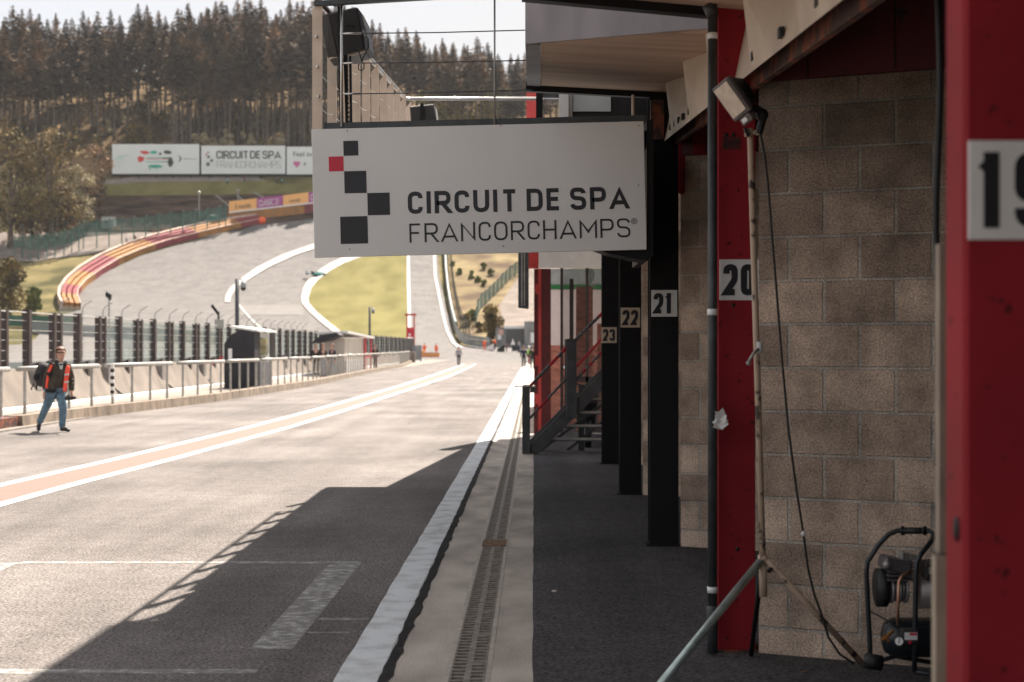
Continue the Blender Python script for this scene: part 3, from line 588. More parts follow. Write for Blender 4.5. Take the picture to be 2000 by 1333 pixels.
# ---------------------------------------------------------------- overhead sign
SY = 10.56; s1 = SY / F
an = math.atan2(16, 649); U = Vector((math.cos(an), 0, math.sin(an))); V = Vector((-math.sin(an), 0, math.cos(an)))
O = P(608, 253, SY)
def loc(px, py):
    d = P(px, py, SY) - O; return (d.dot(U), d.dot(V))
sg = thing('hanging_sign', 'large white hanging sign with checkered emblem reading CIRCUIT DE SPA FRANCORCHAMPS over the pit lane', 'sign', P(935, 500, SY))
tf = plane_tf(O, U, V, (0, -1, 0)); w_, h_ = 649.3 * s1, -251 * s1
b = MB(); b.hexa([tf((0, h_), 0), tf((w_, h_), 0), tf((w_, h_), -.02), tf((0, h_), -.02), tf((0, 0), 0), tf((w_, 0), 0), tf((w_, 0), -.02), tf((0, 0), -.02)]); b.build('panel', mat('sign_white', (.66, .65, .64), .38, var=.03, scale=1.2), sg, bevel=.003)
def q(cx_, cy_, s_, m):
    x, y = cx_ / 2.941 + 600, cy_ / 2.941 + 230; a = loc(x, y); d = s_ / 2.941 * s1
    b = MB(); b.hexa([tf((a[0], a[1] - d), .0005), tf((a[0] + d, a[1] - d), .0005), tf((a[0] + d, a[1]), .0005), tf((a[0], a[1]), .0005), tf((a[0], a[1] - d), .002), tf((a[0] + d, a[1] - d), .002), tf((a[0] + d, a[1]), .002), tf((a[0], a[1]), .002)])
    b.build('emblem_square', m, sg)
q(207, 135, 85, BLKT); q(123, 225, 85, REDT); q(212, 309, 127, BLKT); q(345, 434, 128, BLKT); q(189, 570, 157, BLKT)
tfd = lambda p, d=0: tf(p, d + .0005)
b = MB(); a = loc(797, 418.5); c = loc(1229, 407); text(b, 'CIRCUIT DE SPA', a[0], c[0], a[1], 43.5 * s1, 8.2 * s1, tfd, .53); b.build('bold_lettering', BLKT, sg)
b = MB(); a = loc(800, 474.3); c = loc(1231.5, 464); text(b, 'FRANCORCHAMPS', a[0], c[0], a[1], 37 * s1, 3.9 * s1, tfd, .60)
a = loc(1238.4, 432.4); rr_ = 5.3 * s1; ribbon(b, [(a[0] + rr_ * math.cos(i * .3927), a[1] + rr_ * math.sin(i * .3927)) for i in range(16)], .9 * s1, True, tfd, .002)
text(b, 'R', a[0] - 2.3 * s1, a[0] + 2.4 * s1, a[1] - 3 * s1, 6 * s1, .9 * s1, tfd, .55) if False else [ribbon(b, [(p[0] + a[0] - 1.9 * s1, p[1] + a[1] - 2.8 * s1) for p in pl], .9 * s1, cl, tfd, .0022) for pl, cl in glyph('R', 3.6 * s1, 5.4 * s1)]
b.build('thin_lettering', BLKT, sg)
for (x, y) in ((678, 256), (978, 246), (1248, 246), (983, 481), (683, 487), (1247, 362)):
    MB().ball(P(x, y, SY - .002), .005, sc=(1, .4, 1)).build('screw', RUST, sg, True)
# balcony behind the sign
bal = thing('balcony', 'steel balcony over the pit lane with beige slats, cables and handrail', 'balcony', (-.4, SY, 3.3))
zf = lambda Y: 3.36 + .072 * (Y - SY)
XL = -1.65; YE = 18.2
def slab(x0, x1, y0, y1, dz0, dz1, name, m, p=bal):
    MB().hexa([(x0, y0, zf(y0) + dz0), (x1, y0, zf(y0) + dz0), (x1, y1, zf(y1) + dz0), (x0, y1, zf(y1) + dz0), (x0, y0, zf(y0) + dz1), (x1, y0, zf(y0) + dz1), (x1, y1, zf(y1) + dz1), (x0, y1, zf(y1) + dz1)]).build(name, m, p)
slab(XL, .83, SY + .12, 19.8, -.16, -.02, 'deck', DSTEEL); slab(.8305, 1.13, 12.3, 19.8, -.16, -.02, 'deck_shade_strip', DSTEEL)  # right-hand strip is added to keep sun patches off the walkway
MB().hexa([Vector(tf(p, d)) for p, d in (((.09, .002), -.03), ((w_ + .02, .002), -.03), ((w_ + .02, .002), -.09), ((.09, .002), -.09), ((.09, .05), -.03), ((w_ + .02, .05), -.03), ((w_ + .02, .05), -.09), ((.09, .05), -.09))]).build('front_beam', DSTEEL, bal)
slab(XL, XL + .02, 12.3, 19.7, -.02, .2, 'shade_board', DSTEEL)  # added board, narrows the sunlit gaps in the railing shadow
SXL = [609, 641, 665, 688, 708, 727, 743, 758, 770, 781, 792]
for i in range(11):
    Y = SY + .02 + .768 * i; b = MB(); z0 = zf(Y) - .12; z1 = zf(Y) + .90 + .0
    b.prism([(XL, Y, z0), (XL + .075, Y, z0), (XL + .075, Y, z1 + .03), (XL + .068, Y, z1 + .055), (XL, Y, z1 - .03)], (0, .012, 0)); b.build('slat', SLAT, bal)
for f in (.25, .5, .75):
    b = MB()
    for i in range(10):
        Y0 = SY + .02 + .768 * i; a = Vector((XL + .05, Y0, zf(Y0) - .1 + f * 1.0)); c = Vector((XL + .05, Y0 + .768, zf(Y0 + .768) - .1 + f * 1.0)); m_ = (a + c) / 2 - Vector((0, 0, .02))
        b.tube([a, m_, c], .004, 5)
    b.build('side_cable', GSTEEL, bal)
    MB().ball(P(612 + 8 * (1-f) + 4, {.75: 72, .5: 131, .25: 189}[f], SY), .014).build('cable_nut', STAIN, bal, True)
zr = lambda Y: zf(Y) + .955
MB().tube([(XL + .03, SY, zr(SY)), (XL + .03, 17.85, zr(17.85)), (XL + .10, 17.9, zr(17.9)), (.35, 17.9, zr(17.9) + .0)], .022, 8).build('handrail', STAIN, bal, True)
b = MB(); b.bar((XL + .02, SY + .01, 4.27), (-.055, SY + .01, 4.36), .05, .035); b.build('front_rail', DSTEEL, bal)
for px, yb in ((667, 5), (966, 0)):
    MB().tube([P(px, yb, SY + .02), P(px, 248, SY + .02)], .010 if px < 700 else .007, 8).build('baluster', STAIN if px < 700 else GSTEEL, bal, True)
MB().tube([P(1236, 186, SY + .1), P(1236, 244, SY + .1)], .011, 8).build('baluster', SLAT, bal, True)
for ya, yb_ in ((66, 59), (124, 118), (184, 176)):
    a, c = P(668, ya, SY + .02), P(1040, yb_, SY + .02); MB().tube([a, a.lerp(c, .5) - Vector((0, 0, .006)), c], .0045, 6).build('front_cable', DSTEEL, bal)
    MB().tube([P(664, ya, SY + .02), P(706, ya - .8, SY + .02)], .008, 8).build('cable_tensioner', STAIN, bal, True)
# unseen roof past the balcony, added to cast the slanted shade on the lane
MB().prism([(-.9, 19.85, 4.35), (4, 19.85, 4.35), (4, 27.7, 4.7), (-.12, 27.7, 4.7)], (0, 0, .1)).build('shade_roof', FASC, label='thin flat roof over the landing behind the hanging sign', cat='roof')  # added unseen roof, only there to shade the lane
MB().prism([(-1.68, 19.1, 3.9), (-1.68, 19.85, 3.95), (-.9, 19.85, 3.95), (-.9, 19.1, 3.9)], (0, 0, .06)).build('landing_plate', DSTEEL, bal)
# speaker on its bracket
t = thing('loudspeaker', 'large black loudspeaker tilted on a slotted bracket behind the balcony rail', 'loudspeaker', P(672, 110, SY + .35))
YS = SY + .35
def PL(*pts): return [P(x, y, YS) for x, y in pts]
b = MB(); fr = [P(642, 26, YS - .10), P(697, 13, YS - .10), P(713, 97, YS - .06), P(660, 110, YS - .06)]
b.prism(fr, (0, .42, .01)); b.build('cabinet', PLAS, t, bevel=.012)
b = MB(); g_ = [P(625, 32, YS + .0), P(642, 25, YS - .10), P(660, 110, YS - .06), P(639, 112, YS + .02)]; b.prism(g_, (0, .36, 0)); b.build('grille', mat('speaker_grille', (.03, .027, .027), .7, bump=.5, bscale=400), t, bevel=.008)
b = MB(); b.prism([P(697, 13, YS - .09), P(711, 32, YS - .02), P(721, 95, YS + .02), P(713, 97, YS - .06)], (0, .36, 0)); b.build('rear_panel', PLAS, t, bevel=.006)
b = MB(); b.box(*[P(679, 0, YS)[0], P(698, 0, YS)[0]], YS - .125, YS - .1, P(0, 58, YS).z, P(0, 55, YS).z); b.build('handle', BLK, t)
for yy in ((30, 55), (58, 78)): b = MB(); b.prism([P(707, yy[0], YS - .055), P(712, yy[0] + 4, YS - .05), P(716, yy[1], YS - .045), P(712, yy[1] - 4, YS - .05)], (0, -.015, 0)); b.build('connector_panel', GSTEEL, t)
b = MB(); b.tube(PL((640, 117), (652, 112), (672, 109)), .008, 6); b.tube(PL((676, 110), (714, 99)), .012, 6); b.build('yoke', SLAT, t)
b = MB(); b.bar(P(663, 12, SY + .08), P(667, 246, SY + .08), .028, .02, (0, 1, 0)); b.bar(P(675, 108, SY + .12), P(679, 245, SY + .12), .03, .02, (0, 1, 0)); b.bar(P(684, 110, SY + .1), P(686, 245, SY + .1), .018, .02, (0, 1, 0)); b.build('slotted_bracket', BSTEEL, t)
b = MB()
for i in range(13): y = 132 + i * 9; b.bar(P(668.5, y, SY + .06), P(668.5, y + 4, SY + .06), .010, .005, (0, 1, 0)); b.bar(P(681, y, SY + .08), P(681, y + 5, SY + .08), .009, .005, (0, 1, 0))
b.build('bracket_holes', SLAT, t)
b = MB(); pts = [(712, 72), (719, 76), (720, 92), (712, 108), (706, 120), (700, 128), (700, 136), (706, 139), (711, 134), (711, 126), (706, 118), (702, 104), (700, 98)]
b.tube([P(x, y, YS - .14) for x, y in pts], .005, 6); b.build('cable', RUB, t, True)
t = thing('loudspeaker', 'small black loudspeaker at the far corner of the balcony', 'loudspeaker', P(826, 238, 17))
YS2 = 16.6
b = MB(); b.prism([P(800, 208, YS2), P(846, 203, YS2), P(853, 238, YS2), P(803, 245, YS2)], (0, .35, 0)); b.build('cabinet', PLAS, t, bevel=.012)
b = MB(); b.prism([P(846.5, 204, YS2 + .01), P(851, 210, YS2 + .02), P(855, 240, YS2 + .02), P(853.2, 238, YS2 + .01)], (0, .2, 0)); b.build('rear_panel', GSTEEL, t)
MB().box(P(821, 0, YS2).x, P(828, 0, YS2).x, YS2 - .03, YS2 - .012, P(0, 235, YS2).z, P(0, 203, YS2).z).build('bracket', BSTEEL, t)
# dark upper window front beyond the balcony (seen between sign and canopy)
t = thing('upper_office', 'dark upper office front with grey blank board above the hanging sign', 'building', (.6, 14, 3.7))
Yo = 14.0
def pbox(x0, y0, x1, y1, Y, d, name, m, p): a = P(x0, y1, Y); c = P(x1, y0, Y); return MB().box(a.x, c.x, Y, Y + d, a.z, c.z).build(name, m, p)
pbox(1118, 100, 1330, 262, Yo, .1, 'black_panel', BLK, t); pbox(1047, 100, 1060, 262, Yo, .08, 'frame_post', BSTEEL, t); pbox(1060, 100, 1092, 190, Yo, .06, 'frame_head', DSTEEL, t)
pbox(1092, 184, 1110, 262, Yo - .1, .15, 'white_pillar', WHITE, t); pbox(1110.5, 178, 1118, 262, Yo - .05, .06, 'aluminium_mullion', GSTEEL, t)
pbox(1119, 180, 1193, 218, Yo - .03, .02, 'blank_board', mat('grey_board', (.5, .53, .53), .5, var=.05), t)
pbox(1062, 190.5, 1092, 262, Yo + .03, .006, 'window_pane', WGLASS, t)
# black bracket right of sign + rusty upper column part
b = MB(); a = P(1262, 232, SY + .1); b.box(a.x, a.x + .05, SY + .05, SY + 1.6, P(0, 500, SY).z, P(0, 232, SY).z); b.build('sign_post', BSTEEL, label='black steel side frame holding the right end of the hanging sign', cat='bracket')
MB().box(1.0, 1.115, 12.2, 12.24, 3.5, 3.84).build('rusty_plate', RUST, label='rusty steel plate at the top of column 21 under the canopy beam', cat='plate')
b = MB(); b.prism([(.42, 10.62, 2.47), (.84, 10.62, 2.47), (.84, 10.62, 2.36), (.55, 10.62, 2.42)], (0, .35, 0)); b.build('under_bracket', BSTEEL, label='black gusset plate under the right end of the hanging sign', cat='bracket')

# ---------------------------------------------------------------- drain grates
def grate():
    t = thing('drain_grate', 'slotted cast iron drain grate in the concrete gutter', 'drain grate', (-.348, 0, 0), 'drain grates along the gutter')
    b = MB(); Lg = .745; z0, z1 = -.018, .002; n = 9; p = Lg / n; xa, xb, xc, xd = -.431, -.365, -.331, -.265
    b.box(xa - .01, xa, 0, Lg, z0, z1); b.box(xd, xd + .01, 0, Lg, z0, z1); b.box(xb, xc, 0, Lg, z0, z1)
    for i in range(n + 1):
        y = i * p; w2 = .016
        b.box(xa, xb, max(0, y - w2), min(Lg, y + w2), z0, z1)
        if i < n: b.box(xc, xd, y + p / 2 - w2, y + p / 2 + w2, z0, z1)
    b.box(xc, xd, 0, .014, z0, z1); b.box(xc, xd, Lg - .014, Lg, z0, z1)
    for yy in (.06, .62): b.box(-.4405, -.436, yy, yy + .045, .0021, .004); b.box(-.26, -.2555, yy, yy + .045, .0021, .004)
    b.build('grating', mat('cast_grating', (.24, .21, .18), .6, .2, .3, 18, .2, 90), t)
    return t
g0 = grate(); yg = 4.75; first = True; i = 0
IRONY = 12.25
while yg < 60:
    o = g0 if first else copy_tree(g0); first = False
    if abs(yg - IRONY) < .02: yg = IRONY + .41
    o.location.y = yg
    o['label'] = 'slotted drain grates in the gutter between the viewer and the rusty iron cover' if yg < IRONY else 'slotted drain grates in the gutter beyond the rusty iron cover'
    yg += .75; i += 1
fr_ = thing('gutter_edging', 'pair of steel edge rails framing the gutter drain', 'edging', (-.348, 5, 0))
for x0, x1 in ((-.468, -.442), (-.254, -.228)):
    b = MB()
    for i in range(120): b.box(x0, x1, 4.5 + .75 * i, 4.5 + .75 * i + .744, -.03, .0018 + .0003 * (i % 2))
    b.build('edge_rail', mat('rail_steel', (.44, .39, .34), .6, .1, .15, 14), fr_)
b = MB(); b.box(-.441, -.255, 60, 150, -.02, 0); b.build('far_grating', MATS['cast_grating'], fr_)
b = MB()
for i in range(9): b.box(-.452 + i * .0235, -.4305 + i * .0235, IRONY + .004, IRONY + .405, -.01, .006 + .001 * (i % 2))
b.build('iron_cover', BROWNI, label='short rusty brown iron cover plate set across the drain', cat='drain cover')

# ---------------------------------------------------------------- metal stairs
st = thing('metal_stairs', 'dark grey steel stairs with red and black taped handrails rising to the right', 'stairs', (0, 22.75, 0))
SYs = 22.75
def Q(px, py, dy=0): return P(px, py, SYs) + Vector((0, dy, 0))
STG = mat('stair_grey', (.05, .052, .055), .45, .1, .3, 5)
for nm, d in (('stringer', 0), ('stringer', 1.1)):
    b = MB(); A = [(-.09, 0), (.065, 0), (2.2, 2.13), (2.2, 2.42), (-.09, .13)]; b.prism([(x, SYs + d, z + .008) for x, z in A], (0, .035, 0)); b.build(nm, STG, st, bevel=.003)
for i in range(9):
    x = .24 + i * .2; z = .20 + i * .215; xe = max(x + .26, 1.62) if i < 6 else x + .26
    b = MB(); b.box(x, xe, SYs + .16, SYs + .42, z, z + .045); b.build('tread', DSTEEL, st)
    b = MB(); b.box(x, xe, SYs + .14, SYs + .158, z + .02, z + .055); b.build('tread_nosing', GSTEEL, st)
b = MB(); b.bar((.1, SYs + .6, .02), (1.7, SYs + .6, 1.2), .05, .06, (0, 1, 0)); b.bar((.55, SYs + .9, .0), (1.6, SYs + .9, .85), .05, .05, (0, 1, 0)); b.bar((.78, SYs + .7, .008), (.78, SYs + .7, 1.1), .1, .06, (0, 1, 0)); b.build('bracing', STG, st)
b = MB(); b.box(-.19, -.065, SYs - .06, SYs - .002, .008, 1.08); b.build('newel_post', STG, st, bevel=.004)
b = MB(); b.box(.516, .68, SYs - .06, SYs - .002, .58, 1.85); b.build('post', STG, st, bevel=.004)
b = MB(); b.box(-.19, -.065, SYs + 1.14, SYs + 1.2, .008, 1.08); b.box(.516, .68, SYs + 1.14, SYs + 1.2, .58, 1.85); b.build('rear_posts', STG, st)
b = MB(); b.box(-.35, .03, SYs - .08, SYs + .05, 1.083, 1.097); b.build('top_plate', GSTEEL, st); b = MB(); b.box(-.06, .02, SYs - .05, SYs + .0, .99, 1.08); b.build('corner_bracket', STG, st)
def rail(a, c, r, name, n=9, seed=1, dy=-.03):
    rq = random.Random(seed); b = MB(); A = Q(*a, dy); C = Q(*c, dy)
    for i in range(n):
        b.cur = 1 if rq.random() < .26 else 0; b.tube([A.lerp(C, i / n), A.lerp(C, (i + 1) / n)], r, 8)
    b.build(name, [STG, RED], st, True)
rail((1033, 757), (1106, 680), .026, 'handrail', 9, 3); rail((1124, 664), (1215, 574), .026, 'handrail', 12, 5)
rail((1034, 818), (1106, 740), .02, 'mid_rail', 8, 2); rail((1125, 742), (1215, 646), .022, 'mid_rail', 14, 9); rail((1124, 725), (1215, 625), .02, 'far_handrail', 3, 4, 1.1)

# ---------------------------------------------------------------- scooter behind stairs
def scooter(loc_):
    t = thing('motor_scooter', 'dark motor scooter with two round mirrors parked behind the metal stairs', 'scooter', loc_); x, y, z = loc_
    def T(px, py, pz): return (x + px, y + py, z + pz)
    for yy in (-.6, .62):
        w = MB(); w.tube([T(-.055, yy, .24), T(.055, yy, .24)], .24, 20); wo = w.build('wheel', RUB, t, True)
        MB().tube([T(-.06, yy, .24), T(.06, yy, .24)], .12, 14).build('rim', GSTEEL, wo)
    b = MB(); b.prism([T(-.2, -.62, .42), T(-.16, -.75, .75), T(-.12, -.5, 1.0), T(-.12, -.35, .55), T(-.15, -.3, .3), T(-.15, .5, .3), T(-.15, .75, .7), T(-.15, .3, .78), T(-.15, .1, .45), T(-.15, -.3, .36)], (.32, 0, 0)); b.build('body', mat('scooter_black', (.02, .02, .022), .3), t, bevel=.01)
    b = MB(); b.box(*[x - .16, x + .16], y + .02, y + .72, z + .79, z + .87); b.build('seat', PLAS, t, bevel=.02)
    MB().tube([T(0, -.6, .25), T(0, -.45, 1.02)], .03, 8).build('fork', DSTEEL, t)
    b = MB(); b.tube([T(-.34, -.36, 1.06), T(-.2, -.42, 1.08), T(0, -.45, 1.02), T(.2, -.42, 1.08), T(.34, -.36, 1.06)], .018, 8); b.build('handlebar', PLAS, t, True)
    MB().ball(T(0, -.56, .92), .1, 10, 8).build('headlight', LENS, t, True)
    for s in (-1, 1):
        MB().tube([T(.2 * s, -.42, 1.08), T(.27 * s, -.42, 1.22), T(.31 * s, -.42, 1.32)], .007, 6).build('mirror_stalk', PLAS, t)
        MB().ball(T(.33 * s, -.42, 1.36), .085, 12, 8, (1, .25, .55)).build('mirror', mat('mirror', (.55, .65, .75), .08, 1, .02), t, True)
scooter((.92, 24.9, .008))

# ---------------------------------------------------------------- control building beyond the stairs
t = thing('paddock_building', 'glass fronted building with red steel corner column behind the stairs', 'building', (.3, 27.8, 0)); YB = 27.8
cm = thing('red_corner_column', 'tall bright red steel corner column left of the stairs', 'column', (.2, YB, 0))
b = MB(); b.box(.145, .33, YB, YB + .02, .008, 3.25); b.box(.145, .33, YB + .24, YB + .26, .008, 3.25); b.box(.22, .24, YB + .02, YB + .24, .008, 3.25); b.build('shaft', REDDK, cm)
MB().box(.085, .144, YB - .01, YB + .27, .008, 3.25).build('front_flange', REDB, cm)  # lit edge painted bright red, shaded shaft and web painted dark red
for z in (.6, 1.35, 2.75): b = MB(); b.box(.02, .084, YB + .0, YB + .03, z, z + .2); b.build('cleat', REDB, cm)
b = MB(); b.box(.0, .0845, YB + .12, YB + .14, .008, 3.25); b.build('inner_web', REDDK, cm)
b = MB(); b.box(-.15, .09, YB - .02, YB + .26, 3.26, 6.75); b.build('upper_shaft', REDB, cm)
b = MB(); b.box(.095, 4, YB - .05, YB + .0, 3.26, 3.75); b.build('white_fascia', WHITE, t)
b = MB(); b.box(.095, 4.2, YB + .05, YB + 1.0, 3.4, 3.7); b.build('floor_slab', DSTEEL, t)
b = MB(); b.box(.3, 4.2, YB + .1, YB + 1.0, 3.71, 6.2); b.build('upper_floor', mat('dark_cladding', (.04, .045, .05), .5, var=.2), t)
for x in (.52, 1.02, 1.55, 2.3): b = MB(); b.box(x, x + .055, YB + .25, YB + .33, .008, 3.39); b.build('mullion', POSTM, t)
b = MB(); b.box(.58, 3, YB + .25, YB + .32, 1.02, 1.14); b.build('transom', POSTM, t)
b = MB(); b.box(.58, 3, YB + .285, YB + .295, .02, 3.38); b.build('shop_window', WGLASS, t)
b = MB(); b.box(.34, 4.2, YB + 2.6, YB + 2.8, .008, 1.75); b.build('brick_wall', BRICKR, t); b = MB(); b.box(.34, 4.2, YB + 2.62, YB + 2.78, 1.753, 2.95); b.build('white_wall', WHITE, t)
b = MB(); b.box(.34, 4.2, YB + 2.6, YB + 2.8, 2.953, 3.05); b.build('green_stripe', mat('green_stripe', (.03, .22, .07), .5), t); b = MB(); b.box(.34, 4.2, YB + 2.62, YB + 2.78, 3.053, 3.39); b.build('pale_band', mat('pale_band', (.35, .42, .42), .5), t)
b = MB(); b.box(.86, 1.2, YB + 1.2, YB + 1.5, .008, 2.95); b.box(1.3, 1.5, YB + 1.4, YB + 1.6, .3, 2.2); b.build('brick_pillar', BRICKR, t)
b = MB(); b.box(.72, .80, YB + 1.0, YB + 1.1, 1.3, 3.1); b.build('inner_frame', POSTM, t)
b = MB(); b.box(4.21, 4.4, YB, YB + 2.6, 0, 8); b.box(.34, .5, YB + 2.81, 42, 0, 2.6); b.build('side_wall', BRICKR, t)
b = MB(); b.tube([P(1150, 525, YB + .5), P(1154, 540, YB + .5), P(1150, 556, YB + .5), P(1160, 560, YB + .5), P(1166, 553, YB + .5)], .02, 6); b.tube([P(1155, 525, YB + .5), P(1160, 538, YB + .5), P(1155, 552, YB + .5)], .015, 6); b.build('wall_pipes', mat('pale_pipe', (.4, .5, .5), .4), t)
b = MB(); b.prism([(-.30, 26.9, 2.46), (-.10, 26.9, 2.44), (-.10, 26.9, 3.9), (-.30, 26.9, 3.9)], (0, .25, 0)); b.build('hanging_screen', DSTEEL, label='tall narrow black line array box hanging left of the red column', cat='screen', bevel=.01)
b = MB(); b.box(-.19, -.17, 26.88, 26.899, 2.5, 3.85); b.box(-.24, -.22, 26.88, 26.899, 2.5, 3.85)
b.build('screen_ribs', GSTEEL, bpy.data.objects['hanging_screen'])

# ---------------------------------------------------------------- floodlight on a stand
fl = thing('floodlight_stand', 'paint-spattered tripod stand leaning against column 20, one leg silver', 'light stand', (1.19, 7.4, 0)); YF = 7.4
hub = P(1490, 1092, YF); ptop = P(1465, 252, YF)
PIPE = wornsteel('spattered_pipe', (.46, .34, .25), (.07, .05, .045), .56, .6, 14)
MB().tube([P(1492, 1166, YF), ptop], .0165, 12).build('pole', PIPE, fl, True)
MB().tube([P(1491, 1166, YF), P(1490, 1100, YF)], .021, 12).build('lower_sleeve', PIPE, fl, True)
MB().tube([P(1482, 690, YF - .0), P(1481.5, 668, YF)], .021, 12).build('tape_wrap', WHITE, fl, True)
MB().tube([P(1490, 1105, YF), P(1489.5, 1085, YF)], .026, 12).build('collar', PIPE, fl, True)
MB().tube([P(1484, 1098, YF - .01), Vector((.52, 6.75, .02))], .021, 10).build('leg', mat('leg_silver', (.42, .50, .48), .35, .6, .15, 20), fl, True)
MB().tube([P(1497, 1094, YF - .01), P(1690, 1306, 7.55) + Vector((0, 0, .01))], .0165, 10).build('leg', PIPE, fl, True)
MB().tube([hub, Vector((1.2, 7.86, .02))], .014, 10).build('leg', BSTEEL, fl, True)
b = MB(); b.tube([P(1481, 682, YF - .02), P(1472, 690, YF - .04), P(1462, 708, YF - .05)], .008, 6); b.ball(P(1462, 710, YF - .05), .013); b.build('clamp_lever', GSTEEL, fl, True)
MB().tube([P(1506, 1112, YF - .02), P(1502, 1116, YF - .06)], .012, 6).build('wing_nut', BSTEEL, fl)
fd = thing('floodlight', 'black floodlight with cream lens tilted down on top of the tripod stand', 'floodlight', P(1440, 200, YF))
cl = P(1427, 196, YF - .05); Lx = Vector((.58, 0, -.81)).normalized(); Wx = Vector((.45, -.85, .25)); Wx = (Wx - Lx * Wx.dot(Lx)).normalized(); Nx = Lx.cross(Wx).normalized()
if Nx.y > 0: Nx = -Nx
Mf = Matrix((( Lx.x, Wx.x, Nx.x, cl.x), (Lx.y, Wx.y, Nx.y, cl.y), (Lx.z, Wx.z, Nx.z, cl.z), (0, 0, 0, 1)))
MB().box(-.105, .105, -.075, .075, -.03, 0, Mf).build('bezel', mat('bezel_grey', (.10, .085, .09), .5), fd, bevel=.006)
MB().box(-.09, .085, -.06, .06, -.001, .006, Mf).build('lens', LENS, fd)
b = MB(); b.hexa([Mf @ Vector(p) for p in ((-.1, -.07, -.031), (.1, -.07, -.031), (.1, .07, -.031), (-.1, .07, -.031), (-.055, -.05, -.125), (.07, -.05, -.125), (.07, .05, -.125), (-.055, .05, -.125))]); b.build('housing', BLK, fd, bevel=.012)
MB().box(.106, .15, -.045, .045, -.045, -.005, Mf).build('sensor_box', mat('sensor_grey', (.14, .115, .11), .5), fd, bevel=.005)
MB().box(.115, .137, -.02, .02, -.004, .003, Mf).build('sensor_lens', WHITE, fd)
b = MB(); b.tube([P(1468, 212, YF), P(1482, 215, YF), P(1494, 222, YF), P(1488, 240, YF), P(1482, 262, YF)], .02, 8); b.ball(P(1488, 225, YF), .035, 10, 8); b.bar(P(1455, 250, YF - .02), P(1462, 266, YF - .02), .018, .02, (0, 1, 0)); b.build('yoke', BLK, fd)
b = MB(); b.tube([P(1455, 264, YF), P(1478, 258, YF), P(1480, 264, YF)], .012, 8); b.build('clamp', PIPE, fd)
pts = [(1482, 248), (1493, 300), (1500, 360), (1507, 450), (1516, 560), (1527, 700), (1540, 840), (1556, 960), (1570, 1048), (1578, 1110), (1590, 1160), (1606, 1205), (1618, 1245), (1640, 1278), (1668, 1297)]
b = MB(); b.tube([P(x, y, 7.42 + .1 * math.sin(y / 400)) for x, y in pts], .0062, 6); cb_ = b.build('lamp_cable', RUB, smooth=True, label='thin black power cable hanging from the floodlight down the block wall', cat='cable')
MB().ball(P(1569, 1043, 7.46), .012, sc=(1, 1, 1.2)).build('cable_tie', WHITE, cb_, True)

b = MB(); c = gnd(1562, 1316); b.hexa([Vector((c[0], c[1], .01)) + Vector(d) for d in ((0, 0, 0), (.025, .008, .0), (.045, .0, .004), (.02, -.012, 0), (0, 0, .002), (.025, .008, .004), (.045, 0, .008), (.02, -.012, .003))]); b.build('dry_leaf', BROWNI, label='tiny curled orange brown leaf on the dark walkway below the block wall', cat='leaf')
# ---------------------------------------------------------------- air compressor
cp = thing('air_compressor', 'black portable air compressor in a tubular frame standing by the block wall', 'compressor', (1.85, 7.0, 0)); YK = 7.0
FRM = mat('frame_black', (.018, .022, .027), .35, .2, .2)
def PK(x, y, d=0): return P(x, y, YK + d)
MB().tube([PK(1700, 1296, .05), PK(1699, 1260, .05), PK(1692, 1120, .05), PK(1694, 1098, .05), PK(1716, 1064, .05), PK(1736, 1044, .05), PK(1752, 1037, .05), PK(1815, 1037, .0), PK(1823, 1043, -.03), PK(1821, 1055, -.06), PK(1799, 1082, -.15), PK(1791, 1098, -.15), PK(1789, 1120, -.15), PK(1787, 1250, -.15), PK(1786, 1312, -.15)], .0125, 10).build('frame_tube', FRM, cp, True)
b = MB(); b.tube([PK(1762, 1037, .05), PK(1808, 1037, .0)], .017, 10); b.tube([PK(1762, 1037, .05), PK(1765, 1037, .045)], .024, 10); b.tube([PK(1805, 1037, .005), PK(1808, 1037, .0)], .024, 10); b.build('grip', RUB, cp, True)
b = MB(); b.tube([PK(1700, 1296, .05), PK(1750, 1282, .1), PK(1850, 1300, .1)], .012, 8); b.tube([PK(1786, 1312, -.15), PK(1870, 1325, -.15)], .012, 8); b.build('base_tube', FRM, cp, True)
wl = MB().tube([PK(1690, 1290, .02), PK(1722, 1296, .02)], .038, 18).build('wheel', RUB, cp, True)
MB().tube([PK(1688, 1290, .018), PK(1724, 1296, .018)], .02, 10).build('wheel_hub', FRM, wl, True)
b = MB(); b.tube([PK(1722, 1245, .05), PK(1728, 1245, .05), PK(1745, 1245, .05), PK(1960, 1245, .05)], [.03, .075, .098, .098], 24); b.build('tank', mat('tank_black', (.015, .02, .024), .25, .1), cp, True)
b = MB(); b.tube([PK(1712, 1148, .02), PK(1730, 1148, .02)], .095, 24); b.build('fan_cover', RUB, cp, True)
b = MB()
for i in range(6): b.tube([PK(1730 + i * 7, 1150, 0), PK(1734 + i * 7, 1150, 0)], .072 if i % 2 else .062, 20)
b.build('crankcase', mat('cast_grey', (.30, .28, .28), .45, .4), cp, True)
b = MB()
for i in range(5): b.box(PK(1727, 0).x, PK(1778, 0).x, YK - .09, YK + .05, PK(0, 1130 - i * 8).z, PK(0, 1126 - i * 8).z)
b.build('cylinder_fins', mat('fin_dark', (.12, .11, .115), .4, .5), cp)
b = MB(); Mh = Matrix.Translation(PK(1750, 1100, -.02)) @ Matrix.Rotation(R(14), 4, 'Y'); b.box(-.075, .06, -.08, .06, -.04, .025, Mh); b.build('cylinder_head', mat('head_dark', (.10, .09, .10), .4, .4), cp, bevel=.01)
MB().tube([PK(1732, 1103, -.11), PK(1732, 1103, -.09)], .018, 14).build('air_filter_cap', GSTEEL, cp, True)
b = MB()
